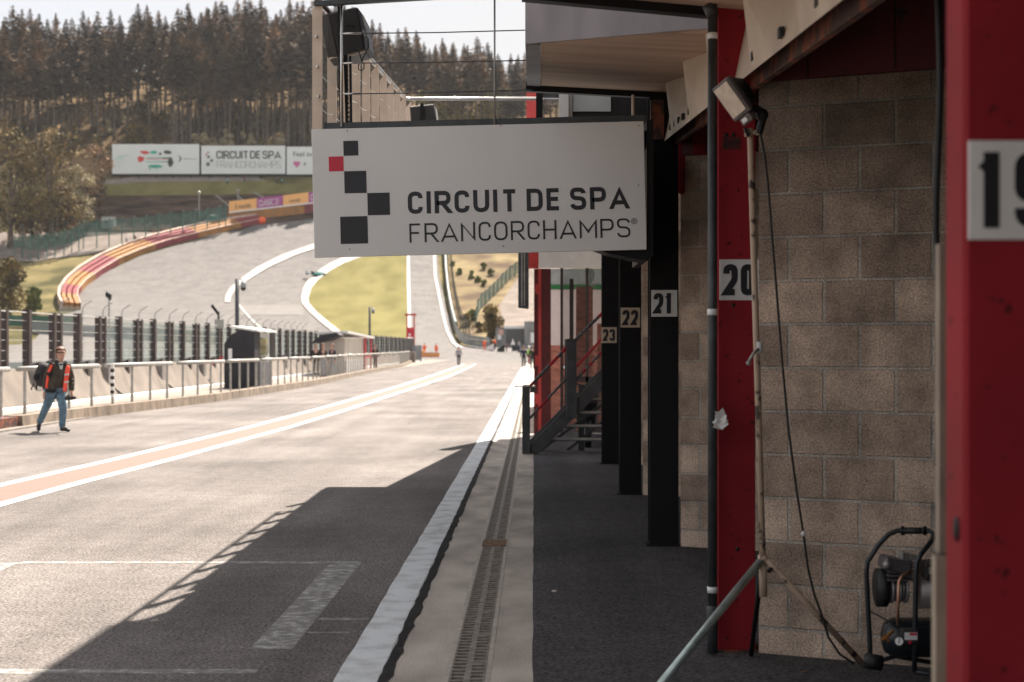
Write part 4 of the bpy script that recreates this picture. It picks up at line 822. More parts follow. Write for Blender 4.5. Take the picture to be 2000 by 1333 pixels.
for i in range(6): b.box(PK(1757 + i * 5, 0).x, PK(1760 + i * 5, 0).x, YK - .06, YK + .03, PK(0, 1092).z, PK(0, 1076 + i).z)
b.build('head_fins', GSTEEL, cp)
b = MB(); b.tube([PK(1793, 1155, .0), PK(1900, 1155, .0)], .085, 28); b.build('motor', mat('motor_alu', (.33, .30, .29), .4, .5, .2, 30, stretch=(.3, 1, 12)), cp, True)
b = MB(); b.box(PK(1797, 0).x, PK(1900, 0).x, YK - .10, YK + .05, PK(0, 1128).z, PK(0, 1095).z); b.build('capacitor_box', PLAS, cp, bevel=.008)
b = MB(); b.box(PK(1803, 0).x, PK(1850, 0).x, YK - .106, YK - .101, PK(0, 1115).z, PK(0, 1102).z); b.build('motor_label', mat('label_beige', (.42, .36, .32), .6), cp)
MB().tube([PK(1778, 1118, -.1), PK(1762, 1124, -.13), PK(1756, 1136, -.14), PK(1754, 1180, -.14), PK(1753, 1222, -.12)], .0075, 8).build('copper_pipe', mat('copper', (.45, .25, .17), .4, .7), cp, True)
b = MB(); b.box(PK(1746, 0).x, PK(1776, 0).x, YK - .17, YK - .10, PK(0, 1244).z, PK(0, 1218).z); pb = b.build('pressure_switch', PLAS, cp, bevel=.004)
b = MB(); b.box(PK(1749, 0).x, PK(1773, 0).x, YK - .175, YK - .171, PK(0, 1236).z, PK(0, 1222).z); b.build('warning_label', WHITE, pb)
b = MB(); b.box(PK(1758, 0).x, PK(1772, 0).x, YK - .178, YK - .176, PK(0, 1227).z, PK(0, 1222.5).z); b.build('label_band', REDT, pb)
gg = MB().tube([PK(1756, 1253, -.17), PK(1756, 1253, -.13)], .024, 20).build('gauge', PLAS, cp, True); MB().tube([PK(1756, 1253, -.174), PK(1756, 1253, -.171)], .019, 20).build('gauge_face', WHITE, gg)
MB().bar(PK(1756, 1246, -.177), PK(1756, 1257, -.177), .003, .002, (0, 1, 0)).build('needle', BLKT, gg)
MB().ball(PK(1777, 1254, -.16), .014).build('red_knob', REDT, cp, True)
b = MB(); b.tube([PK(1744, 1233, -.12), PK(1730, 1246, -.14), PK(1722, 1250, -.14)], .008, 6); b.bar(PK(1726, 1242, -.14), PK(1736, 1254, -.14), .012, .01, (0, 1, 0)); b.build('brass_valve', mat('brass', (.45, .20, .05), .4, .7), cp)
MB().tube([PK(1700, 1195, .03), PK(1720, 1205, 0), PK(1748, 1222, -.1)], .004, 6).build('switch_cable', RUB, cp, True)
# ================================================================ LEFT SIDE: kerb, railings, pit wall, fence
KL = [gnd(x, y) for x, y in ((-60, 852), (34, 839), (130, 824), (420, 787), (620, 754), (720, 731))] + [(-10.9, 118), (-13.0, 152)]
KL[0] = (KL[1][0] - .05, 22)
def kx(Y): return lerp([(y, x) for x, y in KL], Y)
kb = MB(); yy = 22.0; seg = 0
YK_ = [22 + i * 2.0 for i in range(66)]
for i in range(len(YK_) - 1):
    a, c = YK_[i], YK_[i+1]; gap = .015
    if a == 28: continue
    kb.hexa([(kx(a) - .42, a, 0), (kx(a), a, 0), (kx(c - gap), c - gap, 0), (kx(c - gap) - .42, c - gap, 0), (kx(a) - .42, a, .27), (kx(a) - .02, a, .27), (kx(c - gap) - .02, c - gap, .27), (kx(c - gap) - .42, c - gap, .27)])
kb.build('kerb_wall', CURB, label='low weathered concrete kerb wall carrying the pit lane railings', cat='kerb')
a = 28.0; MB().hexa([(kx(a) - .5, a + .35, 0), (kx(a) - .06, a + .35, 0), (kx(a) - .06, a + 1.95, 0), (kx(a) - .5, a + 1.95, 0), (kx(a) - .5, a + .35, .25), (kx(a) - .08, a + .35, .25), (kx(a) - .08, a + 1.95, .25), (kx(a) - .5, a + 1.95, .25)]).build('rusty_kerb_block', RUST, label='dark rusty block set in a gap of the concrete kerb behind the walking man', cat='kerb block')
MB().box(-13.6, -10.6, 22, 184, .02, .05).build('wall_footpath', mat('footpath', (.21, .185, .16), .9, var=.15), kind='structure')
# railing sections
def rail_sec(Y0, n, idx_):
    x0 = kx(Y0) - .22; lab = {0: 'grey steel railing section at the left picture edge', 1: 'grey steel railing section directly behind the walking man', 2: 'grey steel railing section just right of the walking man'}.get(idx_, 'grey steel railing sections further along the kerb, right of the walking man')
    t = thing('railing_section', lab, 'railing', (x0, Y0, .27), 'railing sections on the kerb')
    sp = 1.35; Ye = Y0 + sp * (n - 1)
    MB().tube([(kx(Y0 - .42) - .22, Y0 - .42, 1.25), (kx(Ye + .42) - .22, Ye + .42, 1.25)], .055, 8).build('top_rail', GSTEEL, t, True)
    for i in range(n):
        Y = Y0 + sp * i; x = kx(Y) - .22; MB().box(x - .028, x + .028, Y - .028, Y + .028, .27, 1.21).build('post', GSTEEL, t)
Y0 = 25.3; i = 0
while Y0 < 148:
    rail_sec(Y0, 4, i); Y0 += 5.4; i += 1
# striped marker on a post
t = thing('marker_pole', 'short black and white striped marker strapped to a railing post', 'marker', (kx(36) - .12, 35.9, .3))
b = MB()
for k in range(9): b.cur = k % 2; b.box(kx(36) - .18, kx(36) - .1, 35.8, 35.86, .45 + k * .09, .54 + k * .09)
b.build('stripes', [WHITE, BLK], t)
# sloping concrete pit wall
b = MB(); Yp = [20 + 4.0 * i for i in range(38)]
for i in range(len(Yp) - 1):
    a, c = Yp[i], Yp[i+1] - .02; b.hexa([(-14.3, a, 0), (-13.5, a, 0), (-13.5, c, 0), (-14.3, c, 0), (-14.3, a, 1.12), (-14.0, a, 1.12), (-14.0, c, 1.12), (-14.3, c, 1.12)])
b.build('pit_wall', WALLC, label='pale sloping concrete pit wall under the dark fence posts', cat='wall')
MB().box(-13.5, -13.2, 20, 170, .05, .16).build('wall_foot_kerb', WHITE, label='white painted kerb strip at the foot of the pit wall', cat='kerb')
fe = thing('catch_fence', 'catch fence of dark brown posts, glass panes and cables on the pit wall', 'fence', (-14.2, 60, 1.12))
Yf_ = 37.6; posts = []; k = 0
while Yf_ < 168:
    posts.append((Yf_, k)); Yf_ += 2.2 if k < 100 else 3; k += 1
for n_, (Y, k) in enumerate(posts):
    if k % 2 == 0:
        b = MB(); b.box(-14.32, -14.15, Y - .03, Y + .18, 1.0, 2.72); b.build('post', POSTM, fe)
        b = MB(); b.box(-14.32, -14.17, Y + .62, Y + .78, 1.0, 2.72); b.build('post', POSTM, fe) if k < 26 else None
    else:
        b = MB(); b.box(-14.32, -14.12, Y, Y + .22, 1.13, 2.76); b.prism([(-14.12, Y, 1.2), (-13.95, Y, 1.05), (-13.9, Y, .75), (-13.86, Y, .72), (-13.86, Y, 1.3)], (0, .22, 0)); b.build('post', POSTM, fe)
ye = posts[-1][0] + .2
for z in (1.35, 1.62, 1.9, 2.18, 2.45, 2.68): b = MB(); b.tube([(-14.2, 22, z), (-14.2, ye, z)], .009 if z < 2.6 else .022, 5); b.build('cable', GSTEEL, fe)
b = MB(); b.box(-14.26, -14.25, 47, ye, 1.2, 2.6); b.build('glass_panes', GLASS, fe)
# brackets/cabinets on the wall
for n_, (Y, k) in enumerate(posts[:34]):
    if k % 3 == 1:
        b = MB(); b.box(-13.95, -13.72, Y - .5, Y - .05, .52, 1.18); c_ = b.build('wall_cabinet', mat('cabinet_grey', (.22, .2, .19), .6), label='small grey steel cabinets fixed on the sloping pit wall', cat='cabinet', group='cabinets on the pit wall')
        MB().bar((-13.8, Y - .2, .5), (-13.45, Y + .3, .1), .05, .04).build('strut', BSTEEL, c_)
# catch fence with curved tops across the main straight
t = thing('curved_catch_fence', 'tall thin mesh fence with curved post tops across the track', 'fence', (-28, 100, 0))
for i in range(22):
    Y = 84 + i * 4.2; MB().tube([(-28, Y, 0), (-28, Y, 4.0), (-27.9, Y, 4.3), (-27.4, Y, 4.6)], .035, 6).build('post', GSTEEL, t)
MB().box(-28.02, -28.0, 84, 176, .9, 4.2).build('mesh', GREYM, t); MB().box(-28.3, -27.9, 60, 184, 0, .9).build('guard_rail', ARM, t)
b = MB()
for i in range(30): p = G(60 + i * 12.5, 650 + i * .75); q2 = G(60 + (i + 1) * 12.5, 650 + (i + 1) * .75); b.hexa([p, q2, q2 + Vector((0, .8, 0)), p + Vector((0, .8, 0)), p + Vector((0, 0, 1.7)), q2 + Vector((0, 0, 1.7)), q2 + Vector((0, .8, 1.7)), p + Vector((0, .8, 1.7))])
b.build('grey_barrier', ARM, label='long blue grey barrier wall across the main straight', cat='barrier')
b = MB(); p = G(-40, 637); q2 = G(158, 640); b.hexa([p, q2, q2 + Vector((0, .4, 0)), p + Vector((0, .4, 0)), p + Vector((0, 0, 1.9)), q2 + Vector((0, 0, 1.9)), q2 + Vector((0, .4, 1.9)), p + Vector((0, .4, 1.9))])
b.build('green_hoarding', mat('green_tarp', (.03, .10, .07), .7, var=.15, scale=.5), label='dark green screen fence below the grass bank at left', cat='fence')
# CCTV poles
def dome(px, top, X, lab):
    Y = X * F / (px - CX); z = P(px, top, Y).z; t = thing('camera_pole', lab, 'camera pole', (X, Y, 0), 'surveillance camera poles')
    MB().tube([(X, Y, 0), (X, Y, z)], .10, 8).build('pole', DSTEEL, t, True); MB().tube([(X, Y, z - .05), (X + .16, Y, z - .0), (X + .30, Y, z - .12)], .03, 6).build('arm', GSTEEL, t)
    MB().tube([(X + .3, Y, z - .1), (X + .3, Y, z - .22), (X + .3, Y, z - .42)], [.06, .14, .14], 12).build('housing', mat('housing_grey', (.3, .33, .35), .4), t, True); MB().ball((X + .3, Y, z - .45), .13, 12, 8).build('dome', BLK, t, True)
dome(463, 545, -14.25, 'dark pole with hanging dome camera above the black booth'); dome(722, 600, -14.25, 'dark pole with dome camera right of the white booth')
t = thing('floodlight_pole', 'thin pole with black floodlight rising behind the fence at left', 'lamp pole', (-25.4, 85, 0)); MB().tube([(-25.4, 85, 0), (-25.4, 85, 4.7)], .05, 6).build('pole', GSTEEL, t); b = MB(); b.hexa([Vector((-25.6, 84.9, 4.75)) + Vector(d) for d in ((0, 0, 0), (.3, 0, -.25), (.3, .2, -.25), (0, .2, 0), (.05, 0, .3), (.35, 0, .1), (.35, .2, .1), (.05, .2, .3))]); b.build('lamp', BLK, t)
t = thing('signal_post', 'small post with black lamp and grey sign box left of the black booth', 'signal', (-14.2, 64, 0)); MB().tube([(-14.2, 64, 1), (-14.2, 64, 3.3)], .05, 6).build('pole', DSTEEL, t); MB().box(-14.35, -13.95, 63.9, 64, 2.55, 2.95).build('sign_box', GSTEEL, t); b = MB(); b.bar((-14.5, 64, 3.6), (-14.2, 64, 3.2), .12, .12); b.build('lamp', BLK, t)
# booths
TARP = mat('black_tarp', (.018, .018, .024), .7, var=.3, scale=2, bump=.4, bscale=4); CAB = mat('booth_panel', (.55, .55, .54), .5, var=.08)
t = thing('timing_booth', 'timing booth with black tarpaulin side and white sloping roof on the pit wall', 'booth', (-11.8, 57, 0))
MB().prism([(-12.42, 57, .05), (-11.2, 57, .05), (-11.2, 57, 2.3), (-11.75, 57, 2.42), (-12.15, 57, 2.2), (-12.42, 57, 1.85)], (0, .9, 0)).build('tarpaulin', TARP, t)
MB().box(-12.25, -12.1, 56.98, 57, 1.15, 1.65).build('clear_window', WHITE, t)
MB().box(-11.9, -11.22, 57.92, 60.8, .05, 1.1).build('lower_panel', mat('booth_dark', (.12, .12, .13), .5), t)
MB().box(-11.9, -11.24, 57.92, 60.8, 1.1, 2.3).build('cabin', CAB, t); MB().box(-11.238, -11.2, 58.2, 59.9, 1.25, 2.1).build('window', WGLASS, t)
MB().box(-11.239, -11.236, 58.4, 59.5, 1.5, 2.0).build('screen', BLK, t)
MB().box(-11.236, -11.19, 57.9, 58.15, .05, 2.3).build('door_post', BLK, t); MB().box(-11.238, -11.19, 60.5, 60.8, .05, 2.3).build('rear_post', BLK, t)
MB().hexa([(-12.2, 57.0, 2.5), (-11.05, 57.0, 2.33), (-11.05, 61.2, 2.33), (-12.2, 61.2, 2.5), (-12.2, 57.0, 2.58), (-11.05, 57.0, 2.41), (-11.05, 61.2, 2.41), (-12.2, 61.2, 2.58)]).build('roof', WHITE, t)
MB().bar((-12.9, 56.9, 1.0), (-12.45, 57, 1.35), .1, .05).build('red_strap', REDT, t)
t = thing('timing_booth', 'white timing booth with clear sides and red frame behind the railings', 'booth', (-11.8, 82, 0))
MB().box(-12.6, -11.24, 84.5, 94, .05, 2.25).build('clear_side', mat('clear_pvc', (.55, .50, .45), .3, var=.15, scale=.6), t); MB().box(-11.238, -11.19, 84.5, 94, .05, .9).build('lower_panel', CAB, t)
MB().box(-11.19, -11.1, 93.7, 94.05, .05, 2.3).build('red_post', REDT, t); MB().box(-11.19, -11.1, 97.2, 97.4, .05, 2.3).build('red_post', REDT, t); MB().box(-11.25, -11.12, 93.9, 97.4, 1.0, 1.15).build('red_bar', REDT, t)
MB().hexa([(-12.9, 84, 2.5), (-11.0, 84, 2.55), (-11.0, 98, 2.3), (-12.9, 98, 2.3), (-12.9, 84, 2.6), (-11.0, 84, 2.67), (-11.0, 98, 2.42), (-12.9, 98, 2.4)]).build('roof', WHITE, t)
MB().prism([(-12.9, 82, 1.9), (-12.3, 82, 2.4), (-11.4, 82, 2.55), (-11.2, 82, 2.4), (-11.9, 82, 2.1)], (0, 2.4, 0)).build('awning', TARP, t)
# red gantry, orange barrier, end block
t = thing('light_gantry', 'tall red steel frame with red panel at the end of the pit wall', 'gantry', (-15, 175, 0)); YG = 175
def PG(x, y): return P(x, y, YG)
for x in (795, 809): MB().bar(PG(x, 704), PG(x, 615), .16, .16, (0, 1, 0)).build('leg', REDB, t)
MB().bar(PG(791, 615), PG(813, 615), .3, .25, (0, 0, 1)).build('cross_beam', REDB, t); pbox(794.5, 640, 807.5, 659, YG - .15, .06, 'red_panel', REDT, t); pbox(798, 652, 802, 656, YG - .2, .03, 'badge', WHITE, t)
t = thing('end_block', 'grey concrete block closing the end of the railing', 'block', (-12.6, 152, 0)); MB().box(-13.4, -12.75, 152.5, 153.5, 0, 1.2).build('block', WALLC, t, bevel=.05)
b = MB()
for i in range(6): a_ = P(806 + i * 3, 687, 165); b.box(a_.x, a_.x + .14, 165, 165.2, .0, 1.9)
b.build('tyre_stack', mat('grey_tyre', (.13, .14, .16), .8, var=.3), label='grey stacked cushions behind the end of the railing', cat='barrier')
t = thing('orange_barrier', 'long orange water barrier across the pit exit', 'barrier', P(840, 697, 197)); YO = 196
a_, c_ = P(824, 697, YO), P(858, 695, YO); z0 = H(YO)
ORBR = mat('orange_plastic', (.75, .30, .09), .5, var=.15)
MB().box(a_.x, c_.x, YO, YO + .5, z0, z0 + .62).build('body', ORBR, t, bevel=.05); MB().box(a_.x - .25, a_.x + .35, YO - .1, YO + .6, z0, z0 + .95).build('end_unit', ORBR, t, bevel=.05); MB().box(a_.x + .36, c_.x, YO - .02, YO + .52, z0 + .63, z0 + .72).build('white_top', WHITE, t)

# ---------------------------------------------------------------- coloured tyre barrier round the corner
inner = [(158, 606), (152, 590), (153, 578), (170, 558), (200, 537), (235, 516), (280, 497), (330, 480), (380, 468), (440, 453), (512, 438)]
outer = [(118, 604), (112, 590), (114, 575), (128, 555), (152, 534), (190, 511), (235, 491), (290, 472), (350, 457), (420, 441), (500, 430)]
def resample(pl, n):
    pl = [Vector(p) for p in pl]; d = [0]
    for a, c in zip(pl, pl[1:]): d.append(d[-1] + (c - a).length)
    out = []
    for i in range(n):
        t = d[-1] * i / (n - 1)
        for j in range(len(pl) - 1):
            if t <= d[j+1] + 1e-9: f = (t - d[j]) / (d[j+1] - d[j]); out.append(pl[j].lerp(pl[j+1], f)); break
    return out
NB = 60; ii = resample([G(*p) for p in inner], NB); oo = resample([G(*p) for p in outer], NB)
t = thing('tyre_barrier', 'curved red and yellow banded tyre barrier around the outside of the corner', 'barrier', ii[20])
colseq = [0]*7 + [1]*6 + [0]*8 + [1]*9 + [0]*9 + [1]*8 + [0]*8 + [1]*5
hB = 1.25
def up_(p, h): return p + Vector((0, 0, h))
MATB = [YEL, REDBAR]
b = MB()
for k in range(NB - 1):
    b.cur = colseq[k % len(colseq)]; b.face([ii[k], ii[k+1], up_(ii[k+1], hB), up_(ii[k], hB)])
b.build('front_band', MATB, t)
for r_ in range(3):   # three stepped tyre rows behind the band
    b = MB(); f0, f1 = .07 + r_ * .27, .07 + r_ * .27 + .18
    for k in range(NB - 1):
        b.cur = colseq[k % len(colseq)]; P4 = [ii[k].lerp(oo[k], f0), ii[k+1].lerp(oo[k+1], f0), ii[k+1].lerp(oo[k+1], f1), ii[k].lerp(oo[k], f1)]
        h = hB + .05 * r_; b.hexa([up_(p, 0) for p in P4] + [up_(p, h) for p in P4])
    b.build('tyre_row', MATB, t)
b = MB()
for k in range(NB - 1):
    P4 = [ii[k].lerp(oo[k], .88), ii[k+1].lerp(oo[k+1], .88), oo[k+1], oo[k]]; b.hexa(P4 + [up_(p, 1.5) for p in P4])
b.build('rear_wall', BARTOP, t)
b = MB()
for k in range(NB - 1):
    P4 = [ii[k], ii[k+1], ii[k+1].lerp(oo[k+1], .05), ii[k].lerp(oo[k], .05)]; b.hexa([up_(p, hB + .01) for p in P4] + [up_(p, hB + .12) for p in P4])
b.build('top_strip', BARTOP, t)
MB().ball(up_(ii[-1], .8), .9, 10, 8).build('end_cap', ORANGE, t, True)
# upper barrier with advertising boards
A0, A1 = G(445, 435), G(760, 398)
t = thing('barrier_wall', 'straight yellow and red wall below the advertising boards', 'barrier', A0)
for f0, f1, m in ((0, .465, YEL), (.467, .75, REDBAR), (.752, 1, YEL)):
    a, c = A0.lerp(A1, f0), A0.lerp(A1, f1); MB().hexa([a, c, c + Vector((0, 1, 0)), a + Vector((0, 1, 0)), up_(a, 2.1), up_(c, 2.1), up_(c, 2.1) + Vector((0, 1, 0)), up_(a, 2.1) + Vector((0, 1, 0))]).build('band', m, t)
dA = (A1 - A0).normalized(); sc_ = A0.y / F
def board(f0, f1, m, lab, txt, tm, sz, wd, dx):
    a, c = A0.lerp(A1, f0) + Vector((0, 1.2, 2.3)), A0.lerp(A1, f1) + Vector((0, 1.2, 2.3)); t = thing('advertising_board', lab, 'sign', a, 'advertising boards along the upper barrier')
    MB().hexa([a, c, c + Vector((0, .2, 0)), a + Vector((0, .2, 0)), up_(a, 2.7), up_(c, 2.7), up_(c, 2.7) + Vector((0, .2, 0)), up_(a, 2.7) + Vector((0, .2, 0))]).build('panel', m, t)
    MB().hexa([up_(a, -.05) - Vector((0, .1, 0)), up_(c, -.05) - Vector((0, .1, 0)), up_(c, -.05), up_(a, -.05), up_(a, .3) - Vector((0, .1, 0)), up_(c, .3) - Vector((0, .1, 0)), up_(c, .3), up_(a, .3)]).build('white_rail', WHITE, t)
    if txt: fonttext(txt, sz, tm, t, a + dA * dx + Vector((0, -.06, .75)), dA, (0, 0, 1), width=wd)
DB = mat('faded_black_print', (.10, .06, .04), .6)
board(0, .168, ORB, 'orange advertising board left of the purple board', 'E·mundo', DB, 1.6, 3.6, 1.4)
board(.17, .328, PURP, 'purple advertising board reading CLASSIC 21', 'CLASSIC 21', WHITE, 2.0, 4.6, .35)
board(.33, .487, ORB, 'orange advertising board right of the purple board', 'mundo', DB, 1.4, 2.6, 1.4)
board(.489, .66, PURP, 'second purple advertising board, mostly hidden by the hanging sign', 'CLASSIC 21', WHITE, 2.0, 4.6, .35)
for i, (x, y, x2, y2) in enumerate(((422, 382, 450, 405), (463, 383, 485, 398), (497, 377, 526, 392))):
    a, c = P(x, y, 338), P(x2, y2, 332); MB().bar(a, c, .3, .2).build('stay_pole', GSTEEL, label='slanting pale steel stay behind the orange and purple boards', cat='pole', group='stays behind the advertising boards')
# billboards
def billboard(x0, y0, x1, y1, lab):
    Y = 352.0; a = P(x0, y1, Y); c = P(x1, y0, Y); t = thing('billboard', lab, 'billboard', (a.x, Y, a.z))
    MB().box(a.x, c.x, Y, Y + .25, a.z, c.z).build('panel', mat('billboard_white', (.70, .74, .74), .6, var=.03, scale=.3), t)
    MB().box(a.x - .15, c.x + .15, Y + .26, Y + .5, a.z - .5, c.z + .12).build('frame', BSTEEL, t)
    for k in range(5): x = a.x + (c.x - a.x) * (k + .5) / 5; MB().box(x - .12, x + .12, Y + .3, Y + .5, a.z - 3.5, a.z - .5).build('leg', BSTEEL, t)
    return t, Y, Y / F, plane_tf((a.x, Y - .01, c.z), (1, 0, 0), (0, 0, 1), (0, -1, 0))
t, Y, s_, tb = billboard(219, 282, 389, 340, 'left billboard with red, green and black brush stroke artwork')
def blob(pts, m, nm, d=.03):
    b = MB(); b.prism([tb((x * s_, -y * s_), 0) for x, y in pts], (0, -d, 0)); b.build(nm, m, t)
GRN = mat('green_print', (.03, .42, .32), .6); 
rq = random.Random(11)
def splash(cx, cy, rx, ry, m, nm, n=14):
    pts = [(cx + rx * math.cos(2*math.pi*k/n) * rq.uniform(.7, 1.15), cy + ry * math.sin(2*math.pi*k/n) * rq.uniform(.7, 1.15)) for k in range(n)]; blob(pts, m, nm)
REDP = mat('red_artwork', (.60, .05, .05), .6); BLKP = mat('dark_artwork', (.04, .045, .05), .6)
splash(64, 16, 9, 4, REDP, 'red_stroke'); splash(56, 29, 7, 6, REDP, 'red_stroke'); splash(81, 16, 8, 3.5, GRN, 'green_stroke'); splash(108, 16, 9, 4, BLKP, 'black_stroke'); splash(114, 35, 6, 10, BLKP, 'black_stroke'); splash(94, 19, 3, 2.5, BLKP, 'black_stroke'); splash(84, 43, 15, 3, GRN, 'green_stroke')
for yy in (26, 28.5, 34): blob([(66, yy), (112, yy - .3), (112, yy + .8), (66, yy + 1.2)], GRN if yy != 28.5 else REDP, 'brush_line')
for yy in (27, 33.5): blob([(98, yy), (118, yy), (118, yy + 1.4), (98, yy + 1.2)], BLKP, 'brush_line')
for k in range(4): blob([(72 + k * 7, 43), (74 + k * 7, 43), (75 + k * 6.6, 51 - (k % 2) * 3), (73.4 + k * 6.6, 51 - (k % 2) * 3)], GRN, 'green_drip')
MINT = mat('mint_print', (.40, .62, .55), .6)
blob([(8, 23), (20, 22), (34, 21), (33, 22.4), (14, 25)], MINT, 'small_logo'); blob([(7, 28), (24, 26.6), (23, 28.2), (6, 30.4)], MINT, 'small_logo'); blob([(7, 34), (23, 34), (23, 34.8), (7, 34.8)], MINT, 'small_logo')
blob([(130, 22), (131.5, 22), (136, 29), (131, 35), (129.5, 34), (133, 29)], BLKP, 'arrow_logo'); blob([(139, 28), (165, 28.6), (165, 30), (139, 29.6)], mat('grey_print', (.35, .37, .38), .6), 'fine_print')
t, Y, s_, tb = billboard(393, 285, 557, 340, 'middle billboard reading CIRCUIT DE SPA FRANCORCHAMPS'); DG = mat('dark_grey_print', (.09, .095, .10), .6); LG = mat('light_grey_print', (.38, .39, .40), .6)
for x, y, z, m in ((12, 12, 3, DG), (8, 15.5, 3.2, REDP), (12, 19.5, 4.6, DG), (18, 26.5, 5, DG), (10, 33, 6.5, DG)): blob([(x, y), (x + z, y), (x + z, y + z), (x, y + z)], m, 'emblem_square', .06)
b = MB(); tb2 = lambda p, d=0: tb((p[0] * s_, p[1] * s_), .02 + d * 30); text(b, 'CIRCUIT DE SPA', 29.5, 156, -25.5, 15.5, 2.6, tb2, .53); b.build('bold_lettering', DG, t)
b = MB(); text(b, 'FRANCORCHAMPS', 30, 156, -43.5, 13.5, 1.0, tb2, .6); b.build('thin_lettering', LG, t)
t, Y, s_, tb = billboard(560, 287, 720, 341, 'right billboard starting with the words Feel ins, cut off by the hanging sign')
o_ = tb((12 * s_, -19 * s_), .05); fonttext('Feel inspired', 1.75, DG, t, o_, (1, 0, 0), (0, 0, 1), ext=.02)
blob([(13, 29), (26, 29), (26, 34), (20, 41), (13, 34)], mat('pink_print', (.55, .14, .33), .6), 'pink_shield'); fonttext('P', 1.3, DG, t, tb((33 * s_, -38 * s_), .05), (1, 0, 0), (0, 0, 1), ext=.02)
# green fences
def gfence(pts, lab, hsplit=.42):
    t = thing('green_mesh_fence', lab, 'fence', G(pts[0][0], pts[0][2])); prev = None; bm_ = MB()
    for (x, yt, yb) in pts:
        g = G(x, yb); hgt = (yb - yt) * g.y / F; MB().tube([g - Vector((0, 0, .3)), up_(g, hgt * .93), up_(g, hgt) + Vector((.3, -.5, 0))], .13, 5).build('post', GREENF, t)
        if prev: (g0_, h0) = prev; bm_.face([up_(g0_, h0 * hsplit), up_(g, hgt * hsplit), up_(g, hgt * .95), up_(g0_, h0 * .95)])
        prev = (g, hgt)
    bm_.build('mesh', GREENM, t)
gp = []
for x in (28, 44, 59, 75, 91, 107, 125, 140, 154, 163, 189, 213, 238, 261, 285, 309, 333, 357, 381, 405, 428, 441):
    gp.append((x, lerp([(28, 461), (91, 456), (140, 445), (163, 432), (189, 429), (261, 423), (380, 410), (441, 400)], x), lerp([(28, 500), (59, 511), (125, 501), (163, 488), (261, 478), (380, 462), (441, 452)], x)))
gfence(gp, 'long green mesh fence with curved posts above the grass bank at left')
gfence([(930 + d[0], d[1], d[2]) for d in ((0, 600, 640), (3, 585, 618), (10, 573, 604), (18, 567, 596), (26, 560, 588), (34, 552, 580), (42, 545, 572), (50, 535, 564), (58, 528, 556), (66, 520, 548), (76, 513, 541), (88, 505, 534), (102, 498, 528))], 'green mesh fence snaking up the dry bank right of the exit road', .1)
# armco guard rail right of the exit road
gpts = [(868, 470), (868, 500), (870, 540), (874, 580), (880, 615), (887, 645), (895, 664), (905, 674), (925, 679), (957, 682)]
t = thing('guard_rail', 'grey triple guard rail sweeping along the right side of the exit road', 'guard rail', G(887, 645)); q3 = resample([G(*p) for p in gpts], 44)
for r_ in range(3):
    b = MB()
    for k in range(43): a, c = q3[k], q3[k+1]; n = Vector((0, .3, 0)) if k > 32 else Vector((.3, 0, 0)); b.hexa([up_(a, .15 + r_ * .55), up_(c, .15 + r_ * .55), up_(c, .15 + r_ * .55) + n, up_(a, .15 + r_ * .55) + n, up_(a, .63 + r_ * .55), up_(c, .63 + r_ * .55), up_(c, .63 + r_ * .55) + n, up_(a, .63 + r_ * .55) + n])
    b.build('rail', ARM, t)
for k in range(0, 44, 3): MB().box(q3[k].x + .3, q3[k].x + .42, q3[k].y + .3, q3[k].y + .42, q3[k].z, q3[k].z + 1.7).build('post', DSTEEL, t)
t = thing('debris_fence', 'thin grey debris fence behind the guard rail', 'fence', G(900, 640)); q4 = resample([G(x + 12, y - 8) for x, y in gpts[:8]], 20)
for p in q4: MB().tube([p, up_(p, 3.2)], .08, 5).build('post', DSTEEL, t)
b = MB()
for a, c in zip(q4, q4[1:]): b.face([a, c, up_(c, 3.1), up_(a, 3.1)])
b.build('mesh', mat('dark_mesh', (.12, .11, .1), .7, alpha=.4), t)
# paddock structures at the pit exit
def gbox(x0, y0, x1, y1, Y, d, m, lab, cat, name, parts=()):
    t = thing(name, lab, cat, P((x0 + x1) / 2, y1, Y)); pbox(x0, y0, x1, y1, Y, d, 'body', m, t)
    for (n_, a, b_, c, d_, mm) in parts: pbox(a, b_, c, d_, Y - .15, .1, n_, mm, t)
CONG = mat('grey_render', (.22, .22, .22), .8, var=.2, scale=.6)
gbox(968, 640, 1040, 683, 216, 6, CONG, 'low grey concrete building at the pit exit behind the crew', 'building', 'exit_building', (('white_strip', 985, 637, 1024, 642, WHITE), ('dark_opening', 988, 644, 1026, 672, mat('dark_opening', (.10, .10, .10), .8)), ('poster', 974, 644, 983, 655, mat('pink_poster', (.6, .36, .3), .6)), ('poster', 972, 654, 979, 664, WHITE)))
gbox(1024, 628, 1048, 684, 214, 4, CONG, 'grey block house at the right end of the exit building', 'building', 'block_house')
gbox(1030, 640, 1110, 686, 160, 4, CONG, 'grey service truck body beside the red column', 'truck', 'service_truck', (('side_panel', 1036, 650, 1100, 670, WHITE),))

